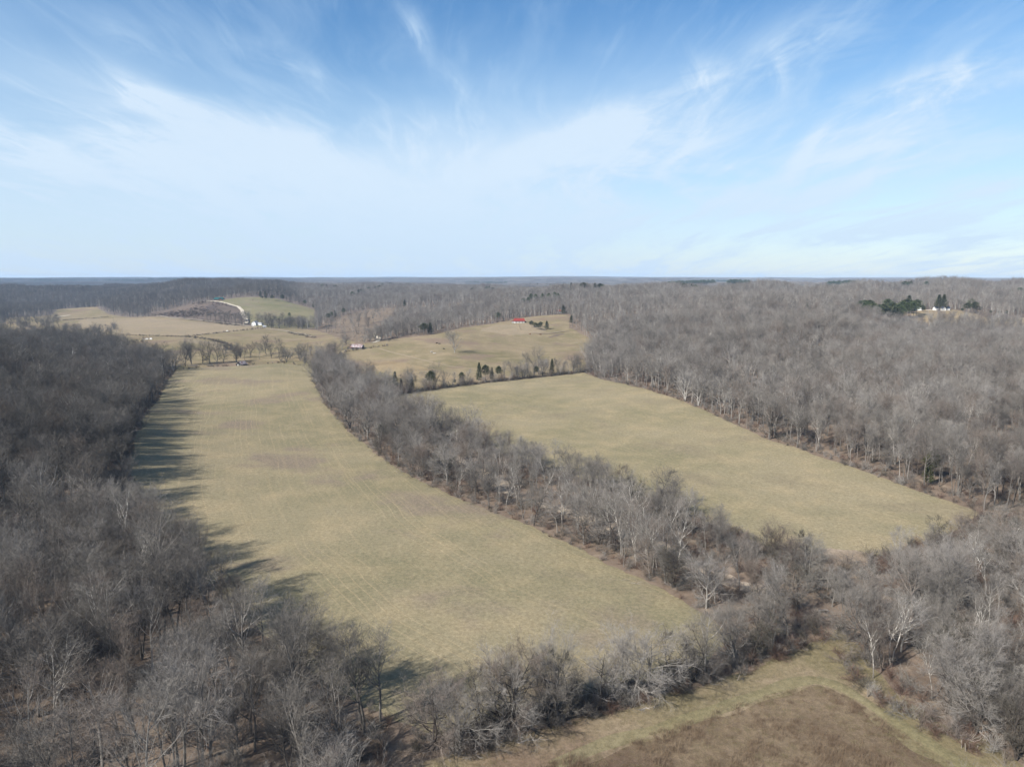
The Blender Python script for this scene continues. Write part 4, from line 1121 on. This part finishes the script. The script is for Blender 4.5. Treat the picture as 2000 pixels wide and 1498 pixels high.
# single shrubs on the meadow edge
shr = [(1660, 1318), (1672, 1330), (1690, 1345), (1705, 1362), (1722, 1372), (1745, 1388), (1765, 1392), (1782, 1404), (1800, 1418), (1822, 1432), (1650, 1300), (1640, 1285), (1668, 1290), (1860, 1440), (1885, 1462), (1235, 1382), (1262, 1374), (1150, 1398), (1085, 1416), (1330, 1352), (1450, 1320), (1520, 1290), (960, 1460), (915, 1475)]
for i, (u, v) in enumerate(shr):
    x, y = hit(u, v); z = float(height(np.array(x), np.array(y))); k = (0, 1, 2, 3, 4)[i % 5]
    o = link('shrub', SH[k], None); o.location = (x, y, z); o.rotation_euler = (0, 0, rng.uniform(0, 6.28)); s = rng.uniform(.7, 1.2); o.scale = (s * 1.3, s * 1.3, s)
    o['category'] = 'shrub'; o['group'] = 'shrubs along the meadow edge'
    side = 'along the creek bank side of the meadow' if u > 1600 else 'at the foot of the near hedgerow'
    grp = sorted([q for q in shr if (q[0] > 1600) == (u > 1600)])
    o['label'] = '%s leafless shrub from the left %s' % (ordinal(grp.index((u, v)) + 1), side)
# weeds and grass tufts
def tuft(seed, n, h, w, m):
    g = np.random.default_rng(seed); G = Geo()
    P = np.concatenate([g.normal(0, w, (n, 2)), np.zeros((n, 1))], 1); D = unit(g.normal(0, .4, (n, 3)) + np.array([0, 0, 1.]))
    G.slivers(g, P, D, h * g.uniform(.5, 1.1, n), np.full(n, .03 if h > .6 else .04)); return G.mesh('tuft', [m])
def wmat(c1, c2, c3):
    def f(T):
        r = rnd(T); return T.mix(T.ramp(T.math('FRACT', T.mul(r, 5.3)), .6, .9), T.mix(r, c1, c2), c3)
    return f
mat('weed_brown', wmat((0.120, 0.084, 0.057), (0.156, 0.114, 0.078), (0.192, 0.150, 0.105)))
mat('grass_blade', wmat((0.155, 0.133, 0.074), (0.192, 0.161, 0.099), (0.133, 0.124, 0.062)))
c_w = lib('weed', [tuft(1, 34, 1.0, .35, 'weed_brown'), tuft(2, 30, .8, .4, 'weed_brown'), tuft(3, 40, .35, .4, 'grass_blade'), tuft(4, 40, .28, .45, 'grass_blade')])
lo, hi = BRUSH.min(0), BRUSH.max(0); lo[1] = max(lo[1], 85)
Pp = rng.uniform(lo, hi, (int(np.prod(hi - lo) * 1.7), 2)); d = sdf(Pp[:, 0], Pp[:, 1], BRUSH)
nn = wob(Pp[:, 0], Pp[:, 1], 5.0, 2) + .6 * wob(Pp[:, 0], Pp[:, 1], 1.7, 5)
Pp = Pp[(d > .2) & (Pp[:, 1] < 210)]
nn = wob(Pp[:, 0], Pp[:, 1], 9.0, 2) + .8 * wob(Pp[:, 0], Pp[:, 1], 2.7, 5)
A = [[x, y, 0, rng.uniform(0, 6.28), rng.uniform(.5, 1.35) * (1.0 + .35 * n), (int(rng.integers(2)) if n > -.05 or rng.random() < .2 else 2)] for (x, y), n in zip(Pp, nn)]
print('weeds', len(A))
Aw = zfill(A); Aw[:, 2] += .2
gn_scatter('weeds', Aw, c_w, 'dense brown dead weeds filling the fallow patch', 'weeds')
lo, hi = MEADOW.min(0), MEADOW.max(0); lo[1] = max(lo[1], 85)
Pp = rng.uniform(lo, hi, (int(np.prod(hi - lo) * .9), 2)); Pp = Pp[(sdf(Pp[:, 0], Pp[:, 1], MEADOW) > .2) & (sdf(Pp[:, 0], Pp[:, 1], BRUSH) < 0)]
Aw = zfill([[x, y, 0, rng.uniform(0, 6.28), rng.uniform(.7, 1.3), 2 + int(rng.integers(2))] for x, y in Pp]); Aw[:, 2] += .1
gn_scatter('meadow_grass', Aw, c_w, 'rough straw-coloured grass of the meadow round the fallow patch', 'grass')

# ------------------------------------------------------------------ buildings
def solid(c, rough=.7):
    return lambda T: T.mix(T.noise(T.n('ShaderNodeTexCoord').outputs['Object'], 1.5, 4, .6), [v * .85 for v in c], [min(v * 1.1, 1) for v in c])
for nm, c in dict(red_metal=(.19, .036, .03), white_wall=(.62, .62, .60), grey_wall=(.30, .29, .275), navy_roof=(.025, .035, .06), teal_roof=(.02, .075, .075), brown_wall=(.13, .08, .055), weathered=(.13, .115, .10),
                  brown_roof=(.22, .09, .07), glass=(.04, .05, .06), dark=(.02, .02, .02), black_hide=(.018, .015, .014), white_hide=(.45, .42, .38), brown_hide=(.12, .05, .03), white_paint=(.66, .66, .64), post_wood=(.19, .165, .135), grey_roof=(.30, .31, .33), log_wood=(.26, .23, .20)).items():
    mat(nm, solid(c))
mat('tin_roof', lambda T: T.mix(T.ramp(T.noise(T.n('ShaderNodeTexCoord').outputs['Object'], .7, 4, .6), .45, .6), (.30, .27, .27), (.13, .06, .05)))
def boxes(name, L, m, parent=None, **kw):
    V = []; Q = []
    for (cx, cy, cz, sx, sy, sz) in L:
        o = len(V)
        for dz in (-.5, .5):
            for dx, dy in ((-.5, -.5), (.5, -.5), (.5, .5), (-.5, .5)): V.append((cx + dx * sx, cy + dy * sy, cz + dz * sz))
        Q += [(o, o + 3, o + 2, o + 1), (o + 4, o + 5, o + 6, o + 7)] + [(o + i, o + (i + 1) % 4, o + 4 + (i + 1) % 4, o + 4 + i) for i in range(4)]
    return link(name, mesh_np(name, V, Q, mats=[m]), parent, **kw)
def gable_wall(name, w, d, h, rh, m, parent, along='x', cx=0, cy=0, z0=-.6):
    """four walls with gable ends; the ridge runs along x or y"""
    if along == 'x': prof = [(-d / 2, z0), (d / 2, z0), (d / 2, h), (0, h + rh), (-d / 2, h)]; L = w
    else: prof = [(-w / 2, z0), (w / 2, z0), (w / 2, h), (0, h + rh), (-w / 2, h)]; L = d
    V = []
    for s in (-L / 2, L / 2):
        for p, z in prof: V.append((s + cx, p + cy, z) if along == 'x' else (p + cx, s + cy, z))
    me = bpy.data.meshes.new(name)
    me.from_pydata(V, [], [(0, 1, 2, 3, 4), (9, 8, 7, 6, 5), (0, 5, 6, 1), (1, 6, 7, 2), (2, 7, 8, 3), (3, 8, 9, 4), (4, 9, 5, 0)])
    me.materials.append(MATS[m]); return link(name, me, parent)
def gable_roof(w, d, h, rh, m, parent, along='x', ov=.5, cx=0, cy=0, th=.16, hip=0.0):
    a = (d if along == 'x' else w) / 2; L = (w if along == 'x' else d) / 2 + ov
    sl = rh / a; e = a + ov; V = []; Q = []
    for sgn in (-1, 1):
        o = len(V)
        for dz in (0.02, .02 + th):
            for s, p, z in ((-L, 0, h + rh), (L, 0, h + rh), (L, sgn * e, h - ov * sl), (-L, sgn * e, h - ov * sl)):
                if p == 0 and hip: s *= (1 - hip)
                V.append((s + cx, p + cy, z + dz) if along == 'x' else (p + cx, s + cy, z + dz))
        Q += [(o, o + 1, o + 2, o + 3), (o + 7, o + 6, o + 5, o + 4)] + [(o + i, o + 4 + i, o + 4 + (i + 1) % 4, o + (i + 1) % 4) for i in range(4)]
    me = bpy.data.meshes.new('roof')
    if hip:
        k = len(V); 
        for sg in (-1, 1):
            pts = [(sg * L, e, h - ov * sl), (sg * L, -e, h - ov * sl), (sg * L * (1 - hip), 0, h + rh + .1)]
            V += [(p[0] + cx, p[1] + cy, p[2] + th) if along == 'x' else (p[1] + cx, p[0] + cy, p[2] + th) for p in pts]
            Q.append((k, k + 1, k + 2) if sg > 0 else (k + 1, k, k + 2)); k += 3
    me.from_pydata(V, [], Q); me.materials.append(MATS[m]); return link('roof', me, parent)
def windows(L, parent, face_y, m='glass'):
    for x, z, w, h in L:
        f = boxes('window', [(x, face_y - .03, z, w + .25, .10, h + .25)], 'white_paint', parent)
        boxes('pane', [(x, face_y - .085, z, w, .05, h)], m, f)
def at(u, v): 
    x, y = hit(u, v); return x, y, float(height(np.array(x), np.array(y)))
# red roofed barn
b = thing('barn', 'white barn with a bright red metal roof on top of the pasture hill', 'barn', at(1014, 631), .06)
gable_wall('wall', 14, 8, 3.4, 2.9, 'white_wall', b); gable_roof(14, 8, 3.4, 2.9, 'red_metal', b, ov=.9, hip=.12)
boxes('lean_to_wall', [(-8.6, .5, 1.1, 3.0, 6.2, 3.2)], 'grey_wall', b)
me = bpy.data.meshes.new('lean_to_roof'); me.from_pydata([(-10.8, -3.2, 2.75), (-7.1, -3.2, 3.75), (-7.1, 4.2, 3.75), (-10.8, 4.2, 2.75), (-10.8, -3.2, 2.9), (-7.1, -3.2, 3.9), (-7.1, 4.2, 3.9), (-10.8, 4.2, 2.9)], [], [(3, 2, 1, 0), (4, 5, 6, 7), (0, 1, 5, 4), (1, 2, 6, 5), (2, 3, 7, 6), (3, 0, 4, 7)]); me.materials.append(MATS['red_metal']); link('lean_to_roof', me, b)
boxes('side_shed', [(8.4, .8, .9, 2.6, 4.6, 2.6)], 'dark', b)
for q in (-4.2, 0, 4.2): boxes('door', [(q, -4.05, 1.3, 2.4, .12, 2.6)], 'grey_wall', b)
windows([(-2.1, 2.4, .7, .6), (2.1, 2.4, .7, .6)], b, -4.0)
for i, xx in enumerate((12.5, 15.5, 18.5, 21.5)):
    p = boxes('fence_post', [(0, 0, .5, .16, .16, 1.5)], 'post_wood'); x, y, z = at(1014, 631); p.location = (x + xx, y + 1, float(height(np.array(x + xx), np.array(y + 1)))); p['label'] = '%s fence post running away from the red-roofed barn' % ordinal(i + 1); p['category'] = 'post'; p['group'] = 'posts beside the barn'
# white house on the ridge
b = thing('house', 'white two-part house with dark blue roof and a front gable on the ridge', 'house', at(1838, 607), -.05)
gable_wall('wall', 19, 8, 3.6, 2.3, 'white_wall', b); gable_roof(19, 8, 3.6, 2.3, 'navy_roof', b)
gable_wall('gable_wing', 5.4, 5, 3.6, 2.3, 'white_wall', b, 'y', -1.2, -6.4); gable_roof(5.4, 6.8, 3.6, 2.3, 'navy_roof', b, 'y', .4, -1.2, -6.2)
windows([(5.2, 1.9, 1.5, 1.3), (-7.6, 1.9, 1.2, 1.3)], b, -4.0); windows([(-1.2, 1.9, 1.6, 1.2), (-1.2, 4.0, .9, .7)], b, -8.9)
boxes('door', [(2.6, -4.05, 1.1, 1.1, .12, 2.2)], 'dark', b)
boxes('porch_shade', [(-5.2, -4.6, 1.3, 2.2, 1.0, 2.6)], 'navy_roof', b)
b = thing('shed', 'small white gabled shed next to the pine grove', 'shed', at(1796, 607), .5)
gable_wall('wall', 6.5, 9, 2.6, 2.0, 'white_wall', b, 'y'); gable_roof(6.5, 9, 2.6, 2.0, 'white_paint', b, 'y'); boxes('door', [(0, -4.56, 1.1, 2.2, .1, 2.2)], 'grey_wall', b)
b = thing('fence', 'low white rail fence between the white shed and the house', 'fence', at(1818, 607))
for k in range(7): boxes('fence_post', [(-6 + 2 * k, 0, .5, .14, .14, 1.4)], 'white_paint', b)
for zz in (.45, .8, 1.1): boxes('rail', [(0, -.1, zz, 12.4, .05, .14)], 'white_paint', b)
# brick house among trees
b = thing('house', 'low white house with reddish brown roof between tall bare trees', 'house', at(1094, 611), .2)
gable_wall('wall', 13, 8, 2.8, 2.6, 'white_wall', b); gable_roof(13, 8, 2.8, 2.6, 'brown_roof', b, ov=.7, hip=.2); windows([(-4, 1.6, 1.3, 1.1), (3.8, 1.6, 1.3, 1.1)], b, -4.0); boxes('door', [(0, -4.05, 1.0, 1.1, .12, 2.1)], 'dark', b)
# teal roofed house on the hill
b = thing('house', 'dark house with teal metal hip roof on top of the round hill', 'house', at(428, 587), .1)
gable_wall('wall', 20, 10, 3.6, 3.2, 'brown_wall', b); gable_roof(20, 10, 3.6, 3.2, 'teal_roof', b, ov=1.2, hip=.2)
gable_wall('gable_wing', 7, 5, 3.4, 2.4, 'brown_wall', b, 'y', 5, -7.4); gable_roof(7, 7, 3.4, 2.4, 'teal_roof', b, 'y', .8, 5, -7.0); windows([(-6, 1.9, 1.5, 1.4), (-2, 1.9, 1.5, 1.4)], b, -5.0)
# white farmhouse
b = thing('house', 'white gabled farmhouse half hidden by bare trees below the hill', 'house', at(499, 636), -.15)
gable_wall('wall', 7.5, 12, 4.6, 3.2, 'white_wall', b, 'y'); gable_roof(7.5, 12, 4.6, 3.2, 'grey_roof', b, 'y'); windows([(-1.8, 2, 1.0, 1.5), (1.8, 2, 1.0, 1.5), (0, 5.2, .9, 1.2)], b, -6.0)
gable_wall('side_wing', 9, 7, 3.0, 2.0, 'white_wall', b, 'x', 8.3, 1); gable_roof(9, 7, 3.0, 2.0, 'grey_roof', b, 'x', .3, 8.3, 1)
b = thing('shed', 'small white outbuilding just below the white farmhouse', 'shed', at(517, 640), .2)
gable_wall('wall', 5, 4, 2.2, 1.3, 'white_wall', b); gable_roof(5, 4, 2.2, 1.3, 'grey_roof', b)
b = thing('shed', 'dark shed where the driveway meets the gravel road', 'shed', at(484, 629), .2)
gable_wall('wall', 7, 6, 2.8, 1.6, 'weathered', b); gable_roof(7, 6, 2.8, 1.6, 'navy_roof', b)
# weathered barn with rusty tin roof
b = thing('barn', 'weathered dark barn with rusty pale tin roof by the farm track', 'barn', at(698, 682), -.12)
gable_wall('wall', 12, 8, 2.6, 2.6, 'weathered', b); gable_roof(12, 8, 2.6, 2.6, 'tin_roof', b, ov=.8, hip=.1)
boxes('lean_to_wall', [(-8.2, 0, .9, 4.2, 6, 2.8)], 'weathered', b); me = bpy.data.meshes.new('lean_to_roof'); me.from_pydata([(-10.8, -3.6, 2.3), (-6.1, -3.6, 3.4), (-6.1, 3.6, 3.4), (-10.8, 3.6, 2.3), (-10.8, -3.6, 2.45), (-6.1, -3.6, 3.55), (-6.1, 3.6, 3.55), (-10.8, 3.6, 2.45)], [], [(3, 2, 1, 0), (4, 5, 6, 7), (0, 1, 5, 4), (1, 2, 6, 5), (2, 3, 7, 6), (3, 0, 4, 7)]); me.materials.append(MATS['weathered']); link('lean_to_roof', me, b)
for q in (-3.5, 1.5): boxes('doorway', [(q, -4.06, 1.1, 2.6, .12, 2.2)], 'dark', b)
boxes('fence_rail', [(0, -6, .6, 16, .1, .15), (0, -6, 1.0, 16, .1, .15)], 'post_wood', b)
# collapsed shed at the far end of the long field
b = thing('barn', 'small dark gabled barn with pale roof edges at the field end', 'barn', at(472, 714), -.35)
gable_wall('wall', 6.5, 7, 1.7, 2.3, 'dark', b, 'y'); gable_roof(6.5, 7, 1.7, 2.3, 'tin_roof', b, 'y', .7); boxes('leaning_board', [(-1.1, -3.75, .8, 1.6, .1, 2.0), (1.4, -3.75, .7, .3, .1, 2.2)], 'grey_wall', b)
G, tw = shrub_mesh(91, 5.0, 16); o = link('shrub', G.mesh('shrub', ['brown_twig'])); o.location = at(487, 711); o.scale = (1.5, 1.2, .9); o['label'] = 'dark reddish bush behind the small gabled barn'; o['category'] = 'shrub'
for (u, v, w, lab) in [(378, 717, 7, 'dark low wagon under the row of trees, left of the other'), (410, 716, 5, 'dark low wagon under the row of trees, right of the other')]:
    b = thing('farm_wagon', lab, 'wagon', at(u, v), .1, 'wagons under the tree row')
    boxes('bed', [(0, 0, 1.1, w, 2.2, .3), (0, 1.0, 1.6, w, .1, .8), (0, -1.0, 1.6, w, .1, .8)], 'weathered', b)
    for sx in (-1, 1):
        for sy in (-1, 1):
            Gw = Geo(); Gw.tubes((np.array([[[sx * w * .35, sy * 1.05 - .12, .45], [sx * w * .35, sy * 1.05 + .12, .45]]]), None, np.array([[.45, .45]])), 12); Gw.tubes((np.array([[[sx * w * .35, sy * 1.05 - .1, .45], [sx * w * .35, sy * 1.05 + .1, .45]]]), None, np.array([[.2, .2]])), 8)
            link('wheel', Gw.mesh('wheel', ['dark']), b)
b = thing('trailer', 'small white box trailer in a gap of the sunlit wood', 'trailer', at(1614, 646), .1)
boxes('body', [(0, 0, 2.6, 6.5, 2.6, 2.8)], 'white_paint', b); boxes('chassis', [(0, 0, .95, 6.8, 2.0, .3)], 'dark', b); boxes('door', [(1.2, -1.33, 2.3, .8, .06, 1.9)], 'grey_wall', b)
b = thing('shed', 'pale grey shed glimpsed through bare trees left of the ridge field', 'shed', at(1717, 640), .3)
gable_wall('wall', 9, 8, 3.2, 2.2, 'grey_wall', b); gable_roof(9, 8, 3.2, 2.2, 'grey_roof', b)
b = thing('trailer', 'white flat trailer standing on the pasture near the cattle', 'trailer', at(284, 664), .15)
boxes('deck', [(0, 0, .9, 6.5, 2.2, .35), (2.0, 0, 1.5, 3, 2.0, .9)], 'white_paint', b); boxes('axle', [(-1, 0, .35, .7, 2.3, .7), (1.4, 0, .35, .7, 2.3, .7)], 'dark', b)
Gt = Geo(); Gt.tubes((np.array([[[-1.4, 0, 1.2], [-1.2, 0, 1.2], [1.2, 0, 1.2], [1.4, 0, 1.2]]]), None, np.array([[.5, 1.15, 1.15, .5]])), 14)
b = thing('water_tank', 'round white tank beside the flat trailer on the pasture', 'tank', at(295, 664), .1)
link('tank_body', Gt.mesh('tank_body', ['white_paint'], True), b); boxes('stand', [(-.8, 0, .2, .3, 2, .8), (.8, 0, .2, .3, 2, .8)], 'dark', b)
Gb = Geo(); Gb.tubes((np.array([[[-.75, 0, .75], [-.73, 0, .75], [.73, 0, .75], [.75, 0, .75]]]), None, np.array([[.1, .75, .75, .1]])), 16)
bm_ = Gb.mesh('hay_bale', ['white_paint'], True)
o = link('hay_bale', bm_); o.location = at(444, 648); o.scale = (1.5, 1.3, 1.3); o['label'] = 'round bale wrapped in white on the hay field'; o['category'] = 'bale'
# cattle
def animal(mt):
    g = bpy.data.meshes.new('cow')
    Vv = [(0, 0, 1.05), (-.55, 0, 1.1), (-.85, 0, 1.12), (.5, 0, 1.05), (.85, 0, 1.12), (1.1, 0, 1.22), (1.35, 0, 1.15), (1.6, 0, .98),
          (-.75, .2, .75), (-.82, .22, .4), (-.76, .22, 0), (-.75, -.2, .75), (-.88, -.22, .4), (-.84, -.22, 0),
          (.65, .2, .7), (.66, .2, .38), (.68, .2, 0), (.65, -.2, .7), (.60, -.2, .38), (.62, -.2, 0), (-1.0, 0, 1.1), (-1.05, 0, .6)]
    E = [(0, 1), (1, 2), (0, 3), (3, 4), (4, 5), (5, 6), (6, 7), (2, 8), (8, 9), (9, 10), (2, 11), (11, 12), (12, 13), (4, 14), (14, 15), (15, 16), (4, 17), (17, 18), (18, 19), (2, 20), (20, 21)]
    g.from_pydata(Vv, E, [])
    o = bpy.data.objects.new('tmp', g); COL.objects.link(o)
    md = o.modifiers.new('s', 'SKIN'); rads = [.40, .38, .30, .37, .28, .2, .16, .11] + [.15, .08, .07] * 4 + [.06, .03]
    for i, sv in enumerate(g.skin_vertices[0].data):
        r = rads[i]; sv.radius = (r * .8, r); sv.use_root = (i == 0)
    o.modifiers.new('d', 'SUBSURF').levels = 1
    dg = bpy.context.evaluated_depsgraph_get(); me = bpy.data.meshes.new_from_object(o.evaluated_get(dg)); bpy.data.objects.remove(o)
    me.materials.clear(); me.materials.append(MATS[mt]); me.name = 'cow'; return me
cow_b, cow_w, cow_r = animal('black_hide'), animal('white_hide'), animal('brown_hide')
cows = [(853, 672, cow_b, 'black cow on the pasture hill left of the lone tree, higher of three'), (858, 673, cow_b, 'black cow close behind the highest black cow on the hill'), (867, 683, cow_b, 'black cow nearest the lone tree on the hill'),
        (843, 689, cow_w, 'white cow standing lowest on the pasture hill, left one'), (848, 692, cow_w, 'white cow standing lowest on the pasture hill, right one'), (494, 587, cow_b, 'dark cow on the crest of the round hill'), (505, 592, cow_r, 'brown cow below the crest of the round hill'),
        (1035, 654, cow_r, 'reddish brown cow on the bare hump below the barn'), (1056, 655, cow_r, 'brown cow right of the one on the bare hump'), (267, 666, cow_b, 'black cow left of the white flat trailer'), (262, 669, cow_b, 'black cow grazing in the shade of the brush clump'),
        (276, 668, cow_b, 'black cow between the brush clump and the white trailer'), (298, 677, cow_b, 'single black cow above the line of feeding cattle'), (259, 685, cow_b, 'black cow of a close pair by the wood, left one'), (261, 684, cow_b, 'black cow of a close pair by the wood, right one')]
for i in range(4): cows.append((275 + i * 1.6, 682, cow_b, '%s black cow in the short line of feeding cattle' % ordinal(i + 1)))
for i in range(8): cows.append((287 + i * 1.9, 682 - i * .25, cow_b, '%s black cow in the long line of feeding cattle' % ordinal(i + 1)))
for u, v, m, lab in cows:
    o = link('cow', m); o.location = at(u, v); o.rotation_euler = (0, 0, rng.uniform(-.7, .7) + (math.pi if rng.random() < .5 else 0)); o['label'] = lab; o['category'] = 'cow'; o['group'] = 'cattle on the pastures'
    o.scale = (1.15, 1.15, 1.1)
# poles, posts, logs, mast, bird
for u, v, lab in [(463, 640, 'wooden utility pole beside the gravel road'), (504, 646, 'wooden utility pole before the white farmhouse'), (492, 646, 'wooden utility pole left of the farmhouse pole'), (222, 632, 'distant utility pole beyond the hay field')]:
    b = thing('utility_pole', lab, 'pole', at(u, v), .3, 'utility poles on the farm'); Gp = Geo(); Gp.tubes((np.array([[[0, 0, -.5], [0, 0, 10.5]]]), None, np.array([[.19, .12]])), 8); link('pole', Gp.mesh('pole', ['weathered']), b); boxes('crossarm', [(0, 0, 9.6, 2.4, .14, .16)], 'weathered', b)
for i, (u, v) in enumerate([(1694, 1362), (1712, 1364), (1878, 1462), (1886, 1468), (1893, 1464), (1906, 1470), (1440, 1330)]):
    o = boxes('fence_post', [(0, 0, .7, .16, .16, 1.8)], 'post_wood'); o.location = at(u, v); o.rotation_euler = (.05, .04 * i, i); o['category'] = 'post'; o['group'] = 'old posts round the meadow'; o['label'] = '%s weathered grey fence post from the left along the meadow edge' % ordinal(sorted([1694, 1712, 1878, 1886, 1893, 1906, 1440]).index(u) + 1)
def log(p0, p1, r, lab, crook=.15, m='log_wood'):
    a, b_ = np.array(at(*p0)), np.array(at(*p1)); n = 6; t = np.linspace(0, 1, n)[:, None]
    pts = a + (b_ - a) * t + rng.normal(0, crook, (n, 3)) * np.array([1, 1, .3]); pts[:, 2] += r * .8
    G = Geo(); G.tubes((pts[None], None, np.linspace(r, r * .45, n)[None]), 7)
    p, d, rr, tt = spawn(np.random.default_rng(int(p0[0])), (pts[None], np.repeat(unit(b_ - a)[None, None], n, 1), np.linspace(r, r * .45, n)[None]), 5, .4, .95, .7, .3)
    l = grow(rng, p, unit(d + [0, 0, .3]), np.full(len(p), 1.6), np.full(len(p), r * .3), np.full(len(p), .02), 2, .2, 0); G.tubes(l, 4)
    o = link('fallen_log', G.mesh('fallen_log', [m])); o['label'] = lab; o['category'] = 'log'
log((1187, 1130), (1219, 1136), .11, 'pale fallen log lying on the long field beside the creek belt')
log((1232, 1139), (1246, 1141), .15, 'short pale log on the grass right of the longer one')
log((1878, 1442), (1906, 1449), .22, 'white log on the meadow below the fallen tree')
log((1870, 1440), (1845, 1335), .42, 'big leaning dead trunk on the creek bank', .5, 'bark')
for i, (p0, p1) in enumerate([((1560, 1262), (1530, 1275)), ((1905, 1420), (1940, 1455)), ((1245, 1392), (1290, 1378)), ((905, 1468), (950, 1478)), ((1010, 1452), (1052, 1446)), ((1610, 1190), (1575, 1205))]):
    log(p0, p1, .16, ['short pale log at the corner where hedgerow meets creek belt', 'grey broken trunk on the creek bank below the brush', 'bent pale limb lying at the foot of the near hedgerow', 'pale broken limb at the lower end of the near hedgerow',
        'forked pale limb under the tallest gnarled hedgerow tree', 'grey fallen trunk across the creek bed by the meadow corner'][i], .35)
b = thing('radio_mast', 'thin red and white radio mast on the far horizon', 'mast', at(296, 549)); Gm = Geo()
x, y, z = b.location; Gm.tubes((np.array([[[0, 0, 0], [0, 0, y * 17 / 1387 + 15]]]), None, np.array([[.7, .5]])), 4); link('lattice', Gm.mesh('lattice', ['grey_wall']), b)
# ------------------------------------------------------------------ haze
hm = bpy.data.materials.new('haze_air'); hm.use_nodes = True; T = NT(hm.node_tree)
o_ = T.n('ShaderNodeOutputMaterial'); pv = T.n('ShaderNodeVolumePrincipled')
pv.inputs['Color'].default_value = (.55, .74, 1.0, 1); pv.inputs['Density'].default_value = HAZE; pv.inputs['Anisotropy'].default_value = 0.0
T.nt.links.new(pv.outputs[0], o_.inputs['Volume']); MATS['haze_air'] = hm
zmin = float(GZ.min()) - 1; zmax = max(CAMH + 6, float(GZ.max()) + 30)
hz = boxes('haze', [(0, 6000, (zmin + zmax) / 2, 19600, 13600, zmax - zmin)], 'haze_air'); hz['kind'] = 'stuff'
